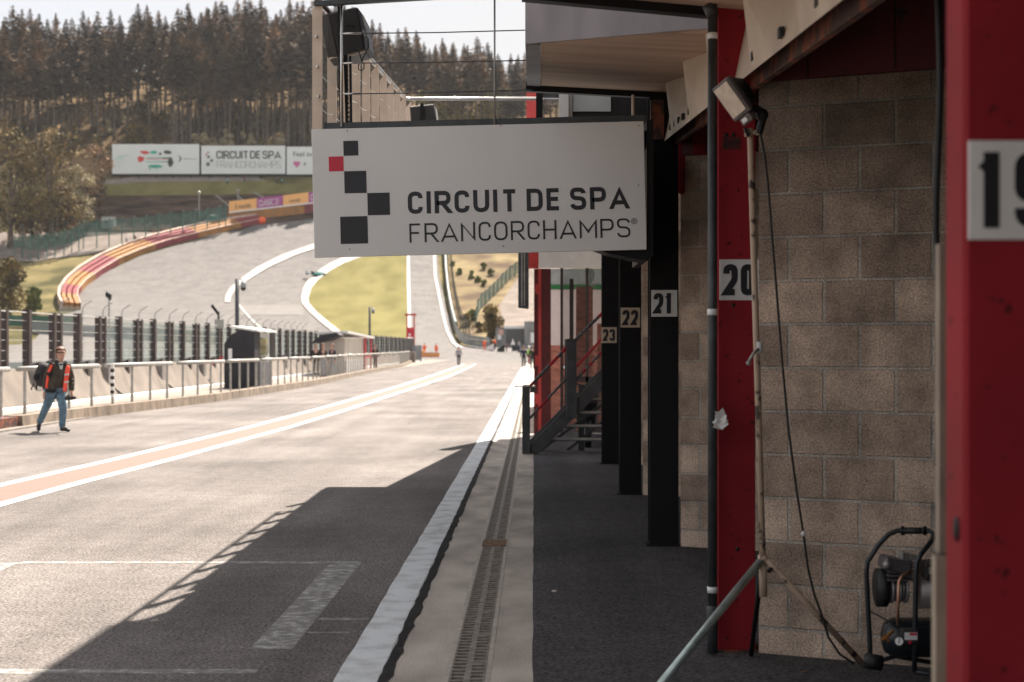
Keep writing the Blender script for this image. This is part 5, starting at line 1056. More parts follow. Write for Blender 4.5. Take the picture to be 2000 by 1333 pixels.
# ================================================================ PEOPLE
def skin(name, V_, E_, m, parent, sub=1, root=0):
    me = bpy.data.meshes.new('t'); names = list(V_); me.from_pydata([tuple(V_[k][0]) for k in names], [(names.index(a), names.index(b)) for a, b in E_], [])
    o = bpy.data.objects.new('t', me); col.objects.link(o); md = o.modifiers.new('s', 'SKIN'); md.use_smooth_shade = True
    for i, k in enumerate(names):
        r = V_[k][1]; r = r if isinstance(r, tuple) else (r, r); me.skin_vertices[0].data[i].radius = r; me.skin_vertices[0].data[i].use_root = (i == root)
    ss = o.modifiers.new('u', 'SUBSURF'); ss.levels = sub; ss.render_levels = sub
    bpy.context.view_layer.update(); m2 = bpy.data.meshes.new_from_object(o.evaluated_get(bpy.context.evaluated_depsgraph_get())); bpy.data.objects.remove(o)
    m2.materials.clear(); m2.materials.append(m); n = bpy.data.objects.new(name, m2); col.objects.link(n)
    for p in m2.polygons: p.use_smooth = True
    if parent: n.parent = parent; n.matrix_parent_inverse = PINV(parent)
    return n
STAND = dict(pel=(0, 0, .95), bel=(0, 0, 1.12), che=(0, 0, 1.32), nek=(0, 0, 1.47), chn=(0, -.02, 1.56), hed=(0, -.015, 1.65), top=(0, 0, 1.72),
   shL=(-.18, 0, 1.42), elL=(-.25, .03, 1.14), wrL=(-.26, -.05, .90), haL=(-.26, -.07, .82), shR=(.18, 0, 1.42), elR=(.25, .03, 1.14), wrR=(.26, -.05, .90), haR=(.26, -.07, .82),
   hiL=(-.09, 0, .92), knL=(-.10, -.02, .50), anL=(-.10, .02, .09), toL=(-.11, -.15, .035), hiR=(.09, 0, .92), knR=(.10, -.02, .50), anR=(.10, .02, .09), toR=(.11, -.15, .035))
def person(label, at, face=0, pose=None, top=NAVY, legs=BLACKC, hair=HAIR, shoes=BLK, vest=None, hat=None, hgt=1.0, world=None, group=None, sub=1, bulk=1.0):
    if world: J = {k: Vector(v) for k, v in world.items()}; base = at
    else:
        D = dict(STAND); D.update(pose or {}); M = Matrix.Translation(at) @ Matrix.Rotation(face, 4, 'Z') @ Matrix.Scale(hgt, 4); J = {k: M @ Vector(v) for k, v in D.items()}; base = at
    t = thing('person', label, 'person', base, group); s = hgt
    rad = dict(pel=(.13, .10), bel=(.12, .095), che=(.135, .10), nek=.055, chn=.062, hed=(.088, .105), top=.062, shL=.055, elL=.038, wrL=.027, haL=(.038, .02), shR=.055, elR=.038, wrR=.027, haR=(.038, .02), hiL=.085, knL=.055, anL=.04, toL=.035, hiR=.085, knR=.055, anR=.04, toR=.035)
    E = [('pel', 'bel'), ('bel', 'che'), ('che', 'nek'), ('nek', 'chn'), ('chn', 'hed'), ('hed', 'top')]
    for c in 'LR': E += [('che', 'sh' + c), ('sh' + c, 'el' + c), ('el' + c, 'wr' + c), ('wr' + c, 'ha' + c), ('pel', 'hi' + c), ('hi' + c, 'kn' + c), ('kn' + c, 'an' + c), ('an' + c, 'to' + c)]
    Vv = {k: (J[k], tuple(x * s for x in rad[k]) if isinstance(rad[k], tuple) else rad[k] * s) for k in J}
    fwd = (J['toR'] - J['anR'] + J['toL'] - J['anL']); fwd.z = 0; fwd = fwd.normalized() if fwd.length > .01 else Vector((0, -1, 0))
    for c in 'LR':   # five fingers, the thumb leaving the side of the palm
        d = (J['ha' + c] - J['wr' + c]).normalized(); sd = fwd - d * fwd.dot(d); sd.normalize()
        for q_, (o_, l_) in enumerate(((.028, .055), (.010, .07), (-.009, .065), (-.027, .05))):
            k = f'f{q_}{c}'; Vv[k] = (J['ha' + c] + sd * o_ * s + d * .03 * s, .009 * s); Vv[k + 'e'] = (J['ha' + c] + sd * o_ * s * 1.1 + d * (.03 + l_) * s + fwd * .012 * s, .007 * s); E += [('ha' + c, k), (k, k + 'e')]
        k = 'th' + c; Vv[k] = (J['wr' + c].lerp(J['ha' + c], .6) + sd * .045 * s, .010 * s); Vv[k + 'e'] = (J['ha' + c] + sd * .055 * s + d * .03 * s, .008 * s); E += [('wr' + c, k), (k, k + 'e')]
    names = ['pel'] + [k for k in Vv if k != 'pel']; Vv = {k: Vv[k] for k in names}
    skin('body', Vv, E, SKIN, t, sub)
    g = lambda k, r: (J[k], tuple(x * s for x in r) if isinstance(r, tuple) else r * s)
    # jacket
    jk = {'bel': g('bel', (.155, .125)), 'pel': (J['pel'] + Vector((0, 0, -.03)) * s, (.155 * s, .125 * s)), 'che': g('che', (.17, .125)), 'nek': (J['nek'] - Vector((0, 0, .035)) * s, .065 * s), 'shL': g('shL', .075), 'elL': g('elL', .06), 'wrL': g('wrL', .043), 'shR': g('shR', .075), 'elR': g('elR', .06), 'wrR': g('wrR', .043)}
    jk = {k: (v[0], tuple(x * bulk for x in v[1]) if isinstance(v[1], tuple) else v[1] * bulk) for k, v in jk.items()}
    skin('jacket', jk, [('bel', 'pel'), ('bel', 'che'), ('che', 'nek'), ('che', 'shL'), ('shL', 'elL'), ('elL', 'wrL'), ('che', 'shR'), ('shR', 'elR'), ('elR', 'wrR')], top, t, sub)
    tr = {'pel': (J['pel'] + Vector((0, 0, .02)) * s, (.135 * s, .11 * s)), 'hiL': g('hiL', .10), 'knL': g('knL', .07), 'anL': (J['anL'] - Vector((0, 0, .035 * s)), .055 * s), 'hiR': g('hiR', .10), 'knR': g('knR', .07), 'anR': (J['anR'] - Vector((0, 0, .035 * s)), .055 * s)}
    tr = {k: (v[0], tuple(x * (.4 + .6 * bulk) for x in v[1]) if isinstance(v[1], tuple) else v[1] * (.4 + .6 * bulk)) for k, v in tr.items()}
    skin('trousers', tr, [('pel', 'hiL'), ('hiL', 'knL'), ('knL', 'anL'), ('pel', 'hiR'), ('hiR', 'knR'), ('knR', 'anR')], legs, t, sub)
    for c in 'LR':
        a, e = J['an' + c], J['to' + c]; dd = (e - a); hl = a - Vector((dd.x, dd.y, 0)).normalized() * .05 * s if Vector((dd.x, dd.y, 0)).length > .01 else a
        hl = Vector((hl.x, hl.y, a.z - .04 * s)); skin('shoe', {'a': (hl, .045 * s), 'b': (a.lerp(e, .5), .05 * s), 'c': (e + dd.normalized() * .03 * s, .036 * s)}, [('a', 'b'), ('b', 'c')], shoes, t, sub)
    hd = J['hed']; upv = (J['top'] - J['chn']).normalized()
    if hat: MB().ball(hd + upv * .045 * s, .115 * s, 12, 8, (1, 1.05, .85)).build('helmet', hat, t, True)
    else:
        b = MB(); b.ball(hd + upv * .028 * s - fwd * .022 * s, .108 * s, 14, 12, (.95, 1.0, 1.0)); ho = b.build('hair', hair, t, True)
        bm = bmesh.new(); bm.from_mesh(ho.data); c0 = hd + upv * .0 * s
        bmesh.ops.delete(bm, geom=[v for v in bm.verts if ((v.co + ho.location - c0).dot(fwd) > .03 * s and (v.co + ho.location - c0).dot(upv) < .075 * s) or (v.co + ho.location - c0).dot(upv) < -.045 * s], context='VERTS'); bm.to_mesh(ho.data); bm.free()
    sdv = fwd.cross(upv)
    b = MB(); b.ball(hd + fwd * .105 * s - upv * .012 * s, .016 * s, 8, 6, (1, 1, 1.4)); b.build('nose', SKIN, t, True)
    for e_ in (-1, 1): MB().ball(hd + fwd * .09 * s + sdv * .032 * s * e_ + upv * .015 * s, .012 * s, 6, 5).build('eye', BLK, t, True); MB().ball(hd + sdv * .082 * s * e_, .02 * s, 6, 6, (.6, 1, 1.5)).build('ear', SKIN, t, True)
    MB().bar(hd + fwd * .094 * s - upv * .045 * s - sdv * .025 * s, hd + fwd * .094 * s - upv * .045 * s + sdv * .025 * s, .006 * s, .008 * s).build('mouth', mat('lips', (.3, .1, .08), .6), t)
    if vest:
        vv = {'bel': g('bel', (.165, .135)), 'pel': (J['pel'] + Vector((0, 0, .0)), (.16 * s, .13 * s)), 'che': g('che', (.18, .135)), 'nek': (J['nek'] - Vector((0, 0, .06)) * s, .06 * s)}
        skin('vest', vv, [('bel', 'pel'), ('bel', 'che'), ('che', 'nek')], vest, t, sub)
    return t, J, fwd
# walking photographer
YM = 28.4
def W(px, py, d=0): return P(px, py, YM + d)
JW = dict(pel=W(109, 764), bel=W(110, 750), che=W(114, 727), nek=W(117.5, 709), chn=W(119, 699), hed=W(119, 690), top=W(118, 682), shL=W(100, 716, .02), elL=W(90, 741, .1), wrL=W(87, 763, .0), haL=W(86, 771, -.02),
   shR=W(133, 716, -.05), elR=W(139.5, 741, 0), wrR=W(140, 765, -.1), haR=W(140, 773, -.12), hiL=W(101.5, 768, .04), knL=W(89, 798, .1), anL=W(76, 825, .35), toL=W(75.5, 839.5, .25), hiR=W(118, 768, -.04), knR=W(123.5, 799, -.12), anR=W(121, 835, -.05), toR=W(134, 841, -.2))
t, J, fw = person('man with backpack and orange vest walking along the kerb, holding a camera', W(100, 845), top=JACK, legs=JEAN, world=JW, sub=2, bulk=1.25)
def slabm(pts, d, m, nm, bev=.01): b = MB(); b.prism([W(x, y, dd) for x, y, dd in pts], (0, d, 0)); return b.build(nm, m, t, bevel=bev)
skin('vest_panel', {'a': (W(101.5, 712, -.10), (.04, .03)), 'b': (W(95.5, 728, -.12), (.045, .03)), 'c': (W(92.5, 746, -.11), (.035, .03)), 'd': (W(91, 760, -.10), (.02, .03))}, [('a', 'b'), ('b', 'c'), ('c', 'd')], VEST, t, 2)
skin('vest_panel', {'a': (W(133, 714, -.10), (.045, .035)), 'b': (W(130.5, 733, -.16), (.05, .03)), 'c': (W(128, 750, -.17), (.045, .03)), 'd': (W(126.5, 766, -.16), (.042, .03))}, [('a', 'b'), ('b', 'c'), ('c', 'd')], VEST, t, 2)
for y in (732.5, 747): MB().bar(W(126, y, -.205), W(134, y - 1, -.2), .02, .035).build('reflective_band', SILV, t)
MB().bar(W(93, 733, -.16), W(100, 730, -.17), .03, .08).build('arm_strap', BLACKC, t)
for y in (741, 748, 757): MB().bar(W(141.5, y, -.07), W(143.5, y, -.07), .02, .02).build('sleeve_patch', SILV, t)
skin('collar', {'a': (W(109, 705, -.02), .045), 'b': (W(114, 713, -.12), .04), 'c': (W(124, 713, -.13), .04), 'd': (W(128.5, 706, -.04), .045)}, [('a', 'b'), ('b', 'c'), ('c', 'd')], BLACKC, t, 2)
b = MB(); b.prism([W(114, 709, -.155), W(123.5, 709, -.155), W(121, 722, -.165), W(118, 722, -.165)], (0, .03, 0)); b.build('shirt', mat('shirt_print', (.45, .5, .5), .8, var=.5, scale=30), t)
MB().box(W(95, 0).x, W(118, 0).x, YM - .19, YM - .155, W(0, 766).z, W(0, 759).z).build('waist_band', BLACKC, t, bevel=.01)
b = MB(); hdp = J['hed']; b.bar(hdp + Vector((-.05, -.10, .012)), hdp + Vector((.09, -.085, .012)), .02, .02); b.build('glasses', BLK, t)
bp = thing('backpack', 'bulky dark backpack worn by the walking man', 'backpack', W(82, 745, .2))
def skb(nm, V_, E_, m): skin(nm, V_, E_, m, bp, 2)
skb('bag', {'a': (W(91, 709, .18), (.10, .12)), 'b': (W(84, 724, .22), (.16, .16)), 'c': (W(81, 741, .22), (.17, .16)), 'd': (W(86, 757, .2), (.11, .12))}, [('a', 'b'), ('b', 'c'), ('c', 'd')], mat('backpack_cloth', (.03, .028, .032), .8, var=.3, scale=12, bump=.5, bscale=20))
skb('pocket', {'a': (W(73, 729, .1), .07), 'b': (W(71, 745, .1), .075)}, [('a', 'b')], BLACKC)
b = MB(); b.tube([W(100, 711, -.12), W(97, 706, 0), W(92, 708, .15)], .025, 6); b.tube([W(66, 750, .1), W(62, 757, .1), W(61, 762, .1)], .014, 5); b.tube([W(72, 752, .1), W(70, 762, .1)], .016, 5); b.build('strap', BLACKC, bp, True)
cm_ = thing('photo_camera', 'black photo camera held low in the walking man\'s hand', 'camera', W(140, 778, -.15))
b = MB(); b.box(W(133, 0).x, W(145, 0).x, YM - .23, YM - .13, W(0, 781).z, W(0, 774).z); b.build('camera_body', PLAS, cm_, bevel=.012); MB().tube([W(136, 778.5, -.2), W(145.5, 777, -.38)], .036, 12).build('lens', BLK, cm_, True)
MB().box(W(137, 0).x, W(141, 0).x, YM - .22, YM - .15, W(0, 774).z, W(0, 771.5).z).build('viewfinder', PLAS, cm_)
# others
def gp_(px, py): q = 4778 / (py - CY); return Vector(((px - CX) * q / F, q, .02))
person('distant man in grey top and dark trousers walking in the middle of the pit lane', gp_(896, 715.5), face=0, top=GREYC, legs=NAVY, pose=dict(knL=(-.08, -.12, .52), anL=(-.08, .05, .12), toL=(-.08, -.1, .04), anR=(.06, -.15, .09), toR=(.06, -.3, .035)))
person('person in navy coat standing at the gutter line far down the lane', gp_(1023, 719), face=3.1, top=NAVY, legs=BLACKC)
person('person in black clothes at the far gutter right of the navy coat', gp_(1040, 722), face=3.0, top=BLACKC, legs=BLACKC)
person('person in lime jacket and white cap standing far down the lane', gp_(1033, 712), face=2.0, top=LIMEC, legs=REDBAR, hat=WHITE)
for i, (px, Y, tp, lb) in enumerate(((617, 80, BLACKC, 'leftmost of three men standing left of the white booth, in black'), (631, 79, BLACKC, 'middle man of three left of the white booth, dark jacket and grey trousers'), (649, 79.5, NAVY, 'right man of three at the white booth, navy jacket'), (733, 104, BLACKC, 'person in black behind the railing right of the white booth'))):
    person(lb, Vector(((px - CX) * Y / F, Y, .05)), face=[.3, .8, -.7, .5][i], top=tp, legs=GREYC if i in (1, 2) else BLACKC, hgt=1.04)
z0 = H(199)
person('marshal in orange suit behind the left end of the orange barrier', Vector(((829 - CX) * 199 / F, 199, z0)), face=.4, top=ORANGE, legs=ORANGE, pose=dict(wrR=(.2, -.3, 1.2), haR=(.2, -.37, 1.25)))
person('marshal in orange suit bending behind the right end of the orange barrier', Vector(((852 - CX) * 200 / F, 200, z0)), face=.7, top=ORANGE, legs=ORANGE, pose=dict(che=(0, -.12, 1.3), nek=(0, -.2, 1.42)))
person('marshal in orange by the red panel at the end of the pit wall', Vector(((793+9 - CX) * 178 / F, 178, .02)), face=.7, top=ORANGE, legs=ORANGE)
for i, (px, row, tp, lb) in enumerate(((947, 683, ORANGE, 'marshal in orange at the right end of the guard rail'), (967, 681, ORANGE, 'marshal in orange in front of the pink poster'), (990, 685, REDBAR, 'crouching crew member in red among the equipment at the pit exit'), (1002, 685, WHITE, 'crew member with white helmet at the pit exit'), (1014, 686, GREYC, 'crew member in grey at the pit exit'))):
    g = G(px, row + 2); g.y -= 2
    person(lb, g, face=i, top=tp, legs=BLACKC if i else ORANGE, hat=WHITE if i == 3 else None, hgt=.95 if i != 2 else .7)
for i, (px, row, tp, lb) in enumerate(((247, 476, WHITE, 'walker in white top behind the green mesh fence'), (264, 474, REDBAR, 'walker in red top behind the green mesh fence'), (300, 466, GREYC, 'walker in grey behind the green mesh fence, right of the one in red'), (315, 461, BLACKC, 'walker in black behind the green mesh fence'))):
    person(lb, G(px, row), face=i, top=tp, legs=NAVY)
for i, (px, row, tp, lb) in enumerate(((444, 362, TEAL, 'spectator in pale blue below the middle billboard'), (478, 357, REDBAR, 'spectator in red below the middle billboard'), (541, 360, BLACKC, 'spectator in black near the right end of the middle billboard'), (551, 362, TEAL, 'spectator in pale blue near the right end of the middle billboard'))):
    person(lb, G(px, row), face=i * 1.3, top=tp, legs=NAVY)
for n_, (x, y) in enumerate(((958, 684), (1008, 685), (1019, 688), (978, 687))):
    g = G(x, y); b = MB()
    for k in range(3): b.box(g.x - .5 + k * .35, g.x - .1 + k * .35, g.y - 1 - k * .1, g.y - .5, g.z, g.z + .5 + .2 * ((k + n_) % 3))
    b.build('equipment_case', [WHITE, NAVY, GREYC, BLK][n_], label=['white equipment cases left of the crew at the pit exit', 'navy equipment cases among the pit exit crew', 'grey equipment cases behind the navy coat', 'black equipment cases in front of the low grey building'][n_], cat='case')
# racing car
cg = G(616, 541); t = thing('racing_car', 'small teal and white single seater racing car on the bend next to the kerb', 'racing car', cg)
Mc = Matrix.Translation(cg + Vector((0, 0, .25))) @ Matrix.Rotation(R(-38), 4, 'Z') @ Matrix.Rotation(R(-6), 4, 'X')
def cb(x0, x1, y0, y1, z0, z1, nm, m): return MB().box(x0, x1, y0, y1, z0, z1, Mc).build(nm, m, t, bevel=.03)
MB().hexa([Mc @ Vector(p) for p in ((-.2, -2.2, .2), (.2, -2.2, .2), (.45, 1.4, .1), (-.45, 1.4, .1), (-.12, -2.2, .4), (.12, -2.2, .4), (.35, 1.4, .65), (-.35, 1.4, .65))]).build('body', TEAL, t)
cb(-.75, .75, -.3, 1.3, .1, .5, 'sidepods', TEAL); cb(-.2, .2, .3, 1.6, .55, 1.0, 'engine_cover', WHITE); cb(-.95, .95, -2.5, -2.1, .12, .2, 'front_wing', WHITE); cb(-.5, .5, 1.9, 2.2, .8, .95, 'rear_wing', TEAL)
for x in (-.8, .8):
    for y in (-1.6, 1.7): MB().tube([Mc @ Vector((x - .17, y, .33)), Mc @ Vector((x + .17, y, .33))], .34, 14).build('wheel', RUB, t, True)
MB().ball(Mc @ Vector((0, .0, .8)), .16).build('helmet', YEL, t, True)
# hut, toilet, lamp
g = G(210, 447); t = thing('marshal_hut', 'small pale grey hut behind the green mesh fence', 'hut', g); MB().box(g.x - 1.4, g.x + 1.4, g.y, g.y + 2, g.z, g.z + 2.6).build('walls', mat('hut_grey', (.45, .5, .52), .6), t); MB().box(g.x - 1.5, g.x + 1.5, g.y - .1, g.y + 2.1, g.z + 2.61, g.z + 2.75).build('roof', GSTEEL, t); MB().box(g.x - .6, g.x - .1, g.y - .05, g.y - .01, g.z + 1.2, g.z + 1.9).build('window', BLK, t)
g = G(417, 441); t = thing('portable_toilet', 'green portable cabin with white top at the end of the mesh fence', 'toilet', g); MB().tube([g, up_(g, 2.2)], .95, 12).build('cabin', mat('cabin_green', (.04, .28, .2), .5), t); MB().ball(up_(g, 2.2), .95, 12, 6, (1, 1, .35)).build('lid', WHITE, t, True)
for (x, yt, yb) in ((389, 377, 448), (465, 374, 405)):
    g = G(x, yb); hh_ = (yb - yt) * g.y / F; t = thing('lamp_post', {389: 'thin pole with round lamp rising from the mesh fence', 465: 'thin pole with round lamp behind the orange board'}[x], 'lamp post', g); MB().tube([g, up_(g, hh_)], .12, 6).build('pole', GSTEEL, t); MB().ball(up_(g, hh_), .4).build('lamp', GSTEEL, t, True)
for (x, yt, yb, lb) in ((38, 330, 470, 'tall grey mast in front of the dark trees at left'), (43, 438, 505, 'short pole at the left end of the mesh fence')):
    g = G(x, yb); hh_ = (yb - yt) * g.y / F; MB().tube([g, up_(g, hh_)], .14, 6).build('mast', DSTEEL, label=lb, cat='pole')

# ================================================================ TREES
def conifer_mesh(seed, h=28, crown=.62, dens=1.0, wide=3.4):
    rq = random.Random(seed); b = MB()
    z0 = h * (1 - crown); z = z0 - h * .12
    while z < h - .15:
        f = (h - z) / (h - z0); f = min(f, 1.0); spread = (1.42 * wide * (f ** .95) + .12) * rq.uniform(.65, 1.15); fs = min(1, .3 + f * 2.2)
        if z < z0: spread *= .45
        nb = int((9 if z >= z0 else 3) * dens); a0 = rq.uniform(0, 6.3)
        for k in range(nb):
            a = a0 + k * 6.283 / nb + rq.uniform(-.35, .35); ln = spread * rq.uniform(.6, 1.12); ca, sa = math.cos(a), math.sin(a); drop = rq.uniform(.1, .5)
            ns = max(2, int(ln / .55))
            for q_ in range(1, ns + 1):
                t_ = q_ / ns; x = ln * t_; zz = z - drop * x * .55 + .28 * x * x / max(ln, .5) * .5
                for _ in range(2):
                    sx = rq.uniform(.32, .74) * (1.15 - .5 * t_) * fs; sy = rq.uniform(.2, .46) * fs; px_, py_ = x * ca + rq.uniform(-.3, .3) * fs, x * sa + rq.uniform(-.3, .3) * fs; rz = a + rq.uniform(-.8, .8); tl = rq.uniform(-.9, .5)
                    u = Vector((math.cos(rz), math.sin(rz), -.25)) * sx; v = Vector((-math.sin(rz) * math.cos(tl), math.cos(rz) * math.cos(tl), math.sin(tl))) * sy; c = Vector((px_, py_, zz + rq.uniform(-.22, .2)))
                    b.face([c - u, c - v * .8, c + u, c + v]) if rq.random() < .5 else b.face([c - u - v * .4, c + u * .9 - v, c + u * .3 + v])
        z += rq.uniform(.34, .62) * (1 if z >= z0 else 1.8)
    return b
def trunk_mesh(h, r):
    b = MB(); n = 8; b.tube([(.15 * math.sin(i * .8), .1 * math.cos(i), h * i / n - (1 if i == 0 else 0)) for i in range(n + 1)], [r * (1 - .93 * i / n) for i in range(n + 1)], 7)
    rq = random.Random(int(h * 10))
    for i in range(16):
        z = h * rq.uniform(.12, .45); a = rq.uniform(0, 6.3); l_ = rq.uniform(.5, 1.6); b.tube([(0, 0, z), (l_ * math.cos(a), l_ * math.sin(a), z - .2)], [.05, .015], 4)
    return b
protos = []
for s_, (h, c, d, w2) in enumerate(((28, .50, 1, 3.2), (30, .44, .9, 2.7), (26, .56, 1.1, 3.5), (29, .40, .9, 2.5), (24, .62, 1.2, 3.6), (27, .48, 1.0, 3.0))):
    cm2 = conifer_mesh(s_ + 20, h, c, d, w2); tm2 = trunk_mesh(h, .32); protos.append((h, cm2, tm2))
PR = []
def put_tree(kind, loc_, sc_, rz, label, group, name='spruce_tree'):
    if kind not in [k for k, _ in PR]:
        h, c_, t_ = protos[kind]; r = thing(name, label, 'tree', (0, 0, 0), group); t_.build('trunk', BARK, r, True); c_.build('crown', NEEDLE, r); PR.append((kind, r)); o = r
    else: o = copy_tree(dict(PR)[kind]); o['label'] = label
    o.location = loc_; o.scale = (sc_ * rng.uniform(.92, 1.12),) * 2 + (sc_,); o.rotation_euler = (0, 0, rz); o['group'] = group
TOPS = [(-60, 40), (0, 25), (20, 8), (60, 18), (100, 30), (130, 40), (165, 28), (195, 12), (230, 30), (262, 2), (300, 18), (330, 35), (362, 0), (400, 15), (430, 12), (460, 5), (495, 5), (530, 12), (560, 5), (600, 0), (640, 0), (700, 20), (725, 42), (760, 62), (795, 40), (830, 75), (880, 78), (905, 70), (950, 88), (1000, 112), (1060, 120)]
def anchor(px):
    return ('tall spruce at the left edge of the forest, above the dark broadleaf trees' if px < 150 else 'tall spruce above and left of the billboard with brush stroke artwork' if px < 260 else 'tall spruce above the billboard with brush stroke artwork' if px < 390 else 'tall spruce above the billboard with the circuit name' if px < 560 else 'tall spruce beside the beige balcony slats' if px < 720 else 'far spruce behind the balcony cables and yellow tree')
n_ = 0
for layer, (Yb, step, dep) in enumerate(((361, 11, 4), (376, 11, 7), (396, 13, 9), (424, 16, 14))):
    px = -110 + layer * 7
    while px < 1130:
        step_ = step * rng.uniform(.7, 1.4); px += step_
        if layer == 0 and (110 < px < 335 and rng.random() < .9): continue
        if layer == 1 and (120 < px < 300 and rng.random() < .25): continue
        if layer == 0 and px < 110 and rng.random() < .5: continue
        if px > 700 and layer < 1 : continue
        Y = Yb + rng.uniform(-dep, dep); x = (px - CX) * Y / F; z = tz(x, Y)
        top = lerp(TOPS, px) + (rng.choice((-6, 4, 14, 28, 45, 60)) + rng.uniform(-5, 5) if layer in (1, 2) else rng.uniform(15, 75) if layer == 3 else rng.uniform(18, 80)); want = P(px, top, Y).z - z
        k = rng.randrange(6) if layer else rng.choice((1, 3, 1, 3, 5)); s_ = want / protos[k][0]; s_ = max(.5, min(1.5, s_))
        put_tree(k, (x, Y, z), s_, rng.uniform(0, 6.3), anchor(px) + (', front row' if layer < 1 else ', back rows'), 'spruces of the hillside forest'); n_ += 1
print('conifers', n_)

def leaf_tree(name, label, base, h, rx, m, seed, n=2600, trunk=True, ls=.35, clumps=12, low=.25, group=None, cat='tree', ry=None):
    rq = random.Random(seed); t = thing(name, label, cat, base, group); b = MB(); base = Vector(base); ry = ry or rx
    cl = []
    for _ in range(clumps):
        a = rq.uniform(0, 6.3); rr = rx * rq.uniform(.1, .72); z = h * rq.uniform(low + .05, .88); sh = math.sin(math.pi * min(1, max(.1, (z / h - low) / (1 - low) * .85 + .12))); cl.append((Vector((rr * math.cos(a) * sh, rr * math.sin(a) * sh, z)), rq.uniform(.28, .5) * rx))
    cl.append((Vector((0, 0, h * .88)), rx * .3))
    for _ in range(n):
        c, r = rq.choice(cl); d = Vector((rq.gauss(0, 1), rq.gauss(0, 1), rq.gauss(0, .8))); d = d.normalized() * r * rq.uniform(.55, 1.08); p = base + c + d
        if p.z < base.z: continue
        u = Vector((rq.gauss(0, 1), rq.gauss(0, 1), rq.gauss(0, 1))).normalized() * ls * rq.uniform(.5, 1.2); v = u.cross(Vector((rq.gauss(0, 1), rq.gauss(0, 1), rq.gauss(0, 1)))).normalized() * ls * rq.uniform(.3, .8)
        b.face([p - u, p - v, p + u, p + v * .8])
    b.build('crown', m, t)
    if trunk:
        b = MB(); b.tube([base - Vector((0, 0, .5)), base + Vector((.1, 0, h * .3)), base + Vector((0, .1, h * .7))], [h * .025, h * .018, h * .006], 7)
        for c, r in cl[:7]: b.tube([base + Vector((0, 0, h * .25)), base + c * .6 + Vector((0, 0, h * .1)), base + c], [h * .01, h * .007, h * .003], 5)
        b.build('trunk', BARK, t)
    return t
for i, (px, yb, yt, wpx, m, lb) in enumerate(((20, 485, 235, 130, LEAFD, 'dark golden broadleaf tree at the left picture edge'), (100, 478, 238, 120, LEAFD, 'dark golden broadleaf tree left of the first billboard'), (-60, 490, 260, 120, LEAFD, 'dark tree just outside the left edge'),
      (150, 455, 320, 70, LEAFP, 'pale grey-leaved shrub tree left of the first billboard'), (10, 440, 320, 60, LEAFP, 'pale leaved small tree at the left edge'), (185, 400, 280, 80, NEEDLE, 'dark green tree touching the left end of the first billboard'), (60, 470, 380, 110, NEEDLE, 'dark undergrowth tree below the golden trees'), (125, 465, 360, 90, NEEDLE, 'dark undergrowth tree right of the grey mast'), (185, 440, 372, 50, NEEDLE, 'dark bush above the green mesh fence'))):
    g = G(px, yb); leaf_tree('broadleaf_tree' if i < 5 else 'dark_tree', lb, g, (yb - yt) * g.y / F, wpx * g.y / F * .62, m, 40 + i, 3800 if i < 2 else 2000, ls=.42, clumps=18 if i < 2 else 9, low=.1 if i > 1 else .18)
for i, (px, yt, wpx) in enumerate(((880, 140, 110), (950, 150, 95), (845, 158, 60), (985, 165, 60))):
    Y = 380; x = (px - CX) * Y / F; z = P(px, 262, Y).z; leaf_tree('yellow_tree', ['large yellow-green tree behind the balcony cables', 'yellow-green tree right of the vertical cable post', 'small yellow-green tree at the left of the yellow group', 'small yellow-green tree next to the red column top'][i], (x, Y, z), P(px, yt, Y).z - z, wpx * Y / F * .6, LEAFG, 70 + i, 3000, ls=.5, clumps=16, low=.05)
leaf_tree('columnar_shrub', 'small pale pointed shrub behind the green mesh fence', G(101, 462), 5.4, 2.0, LEAFP, 90, 1400, False, .3, 8, .02, cat='shrub')
g = G(20, 618); leaf_tree('round_tree', 'dark brownish round tree at the left edge above the fence posts', g, 118 * g.y / F, 52 * g.y / F * .8, LEAFD, 91, 4200, True, .3, 26, .02)
g = G(68, 612); leaf_tree('leafy_shrub', 'bright green leafy shrub beside the round dark tree', g, 52 * g.y / F, 32 * g.y / F * .7, LEAFB, 92, 1800, True, .3, 12, .02, cat='shrub')
leaf_tree('conifer_shrub', 'brown green pine standing at the end of the exit road', G(958, 668), 75 * G(958, 668).y / F, 24 * G(958, 668).y / F, LEAFD, 93, 2400, True, .3, 14, .1)
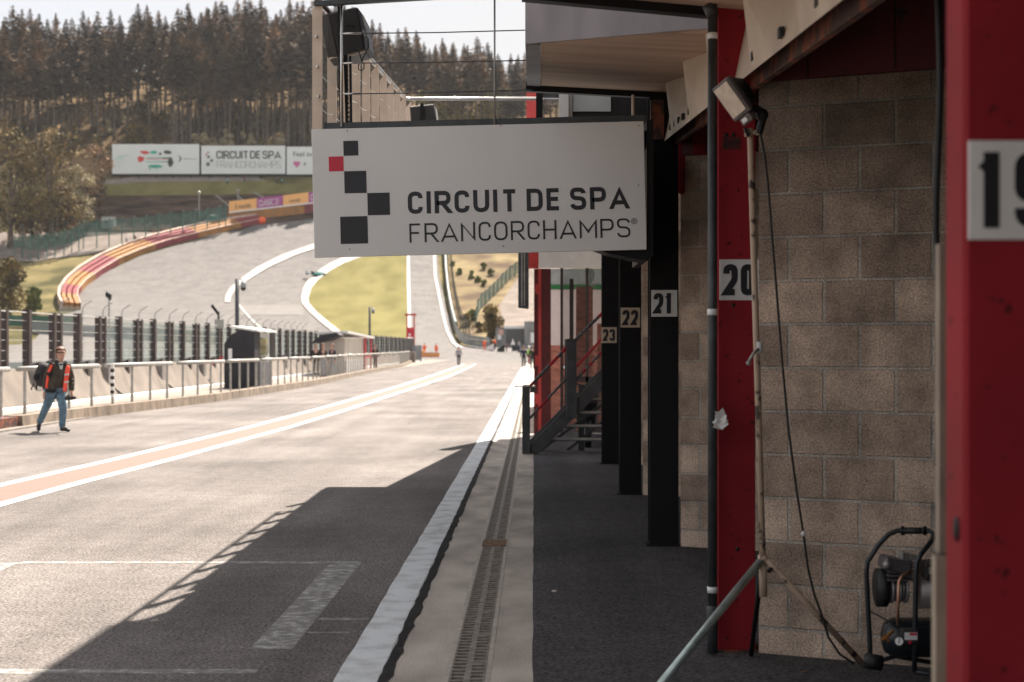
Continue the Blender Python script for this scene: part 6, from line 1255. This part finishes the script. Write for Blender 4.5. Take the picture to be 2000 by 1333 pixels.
for i, (x, y, s_) in enumerate(((897, 537, 12), (922, 545, 14), (933, 552, 12), (944, 528, 14), (958, 540, 14), (945, 560, 12), (922, 628, 22), (912, 640, 26), (935, 650, 20), (885, 520, 8))):
    g = G(x, y); leaf_tree('bush', 'green bush dotted over the dry bank right of the exit road' if i < 6 or i == 9 else 'olive bush at the foot of the dry bank behind the guard rail', g, s_ * g.y / F, s_ * .7 * g.y / F, LEAFB if i < 7 or i == 9 else LEAFD, 100 + i, 500, False, .22, 6, .0, 'bushes on the dry bank', 'bush')
for i, (x, yt, yb) in enumerate(((382, 262, 296), (400, 258, 296), (440, 250, 296), (452, 262, 296), (474, 256, 296), (490, 262, 296), (552, 260, 296), (540, 272, 296), (418, 270, 296))):
    Y = 356; g = P(x, yb, Y); leaf_tree('pale_shrub', 'pale beige shrub rising just behind the top of the billboards', g, (yb - yt) * Y / F, 1.9, LEAFP, 120 + i, 500, False, .3, 6, .0, 'pale shrubs behind the billboards', 'shrub')
rq = random.Random(77)
for i in range(52):
    px = rq.uniform(140, 640); Y = rq.uniform(357, 386); x = (px - CX) * Y / F; z = tz(x, Y); s_ = rq.uniform(2, 5.5) * (1.6 if i % 4 == 0 else 1); m = rq.choice((LEAFD, LEAFD, LEAFP, NEEDLE, LEAFG))
    leaf_tree('undergrowth_bush', 'scrubby undergrowth bush on the clearing between the billboards and the spruces', (x, Y, z - .3), s_, s_ * .8, m, 200 + i, 420, False, .32, 6, .0, 'undergrowth bushes of the forest edge', 'bush')
# ---------------------------------------------------------------- haze
hz = MB(); hz.box(-1300, 1300, -80, 1500, -4, 190)
hm = bpy.data.materials.new('haze'); hm.use_nodes = True; n = hm.node_tree; n.nodes.remove(n.nodes['Principled BSDF']); pv = n.nodes.new('ShaderNodeVolumePrincipled')
pv.inputs['Color'].default_value = (.86, .9, .95, 1); pv.inputs['Density'].default_value = .00008; pv.inputs['Anisotropy'].default_value = .3; n.links.new(pv.outputs[0], n.nodes['Material Output'].inputs['Volume'])
ho = hz.build('haze', hm, kind='stuff')
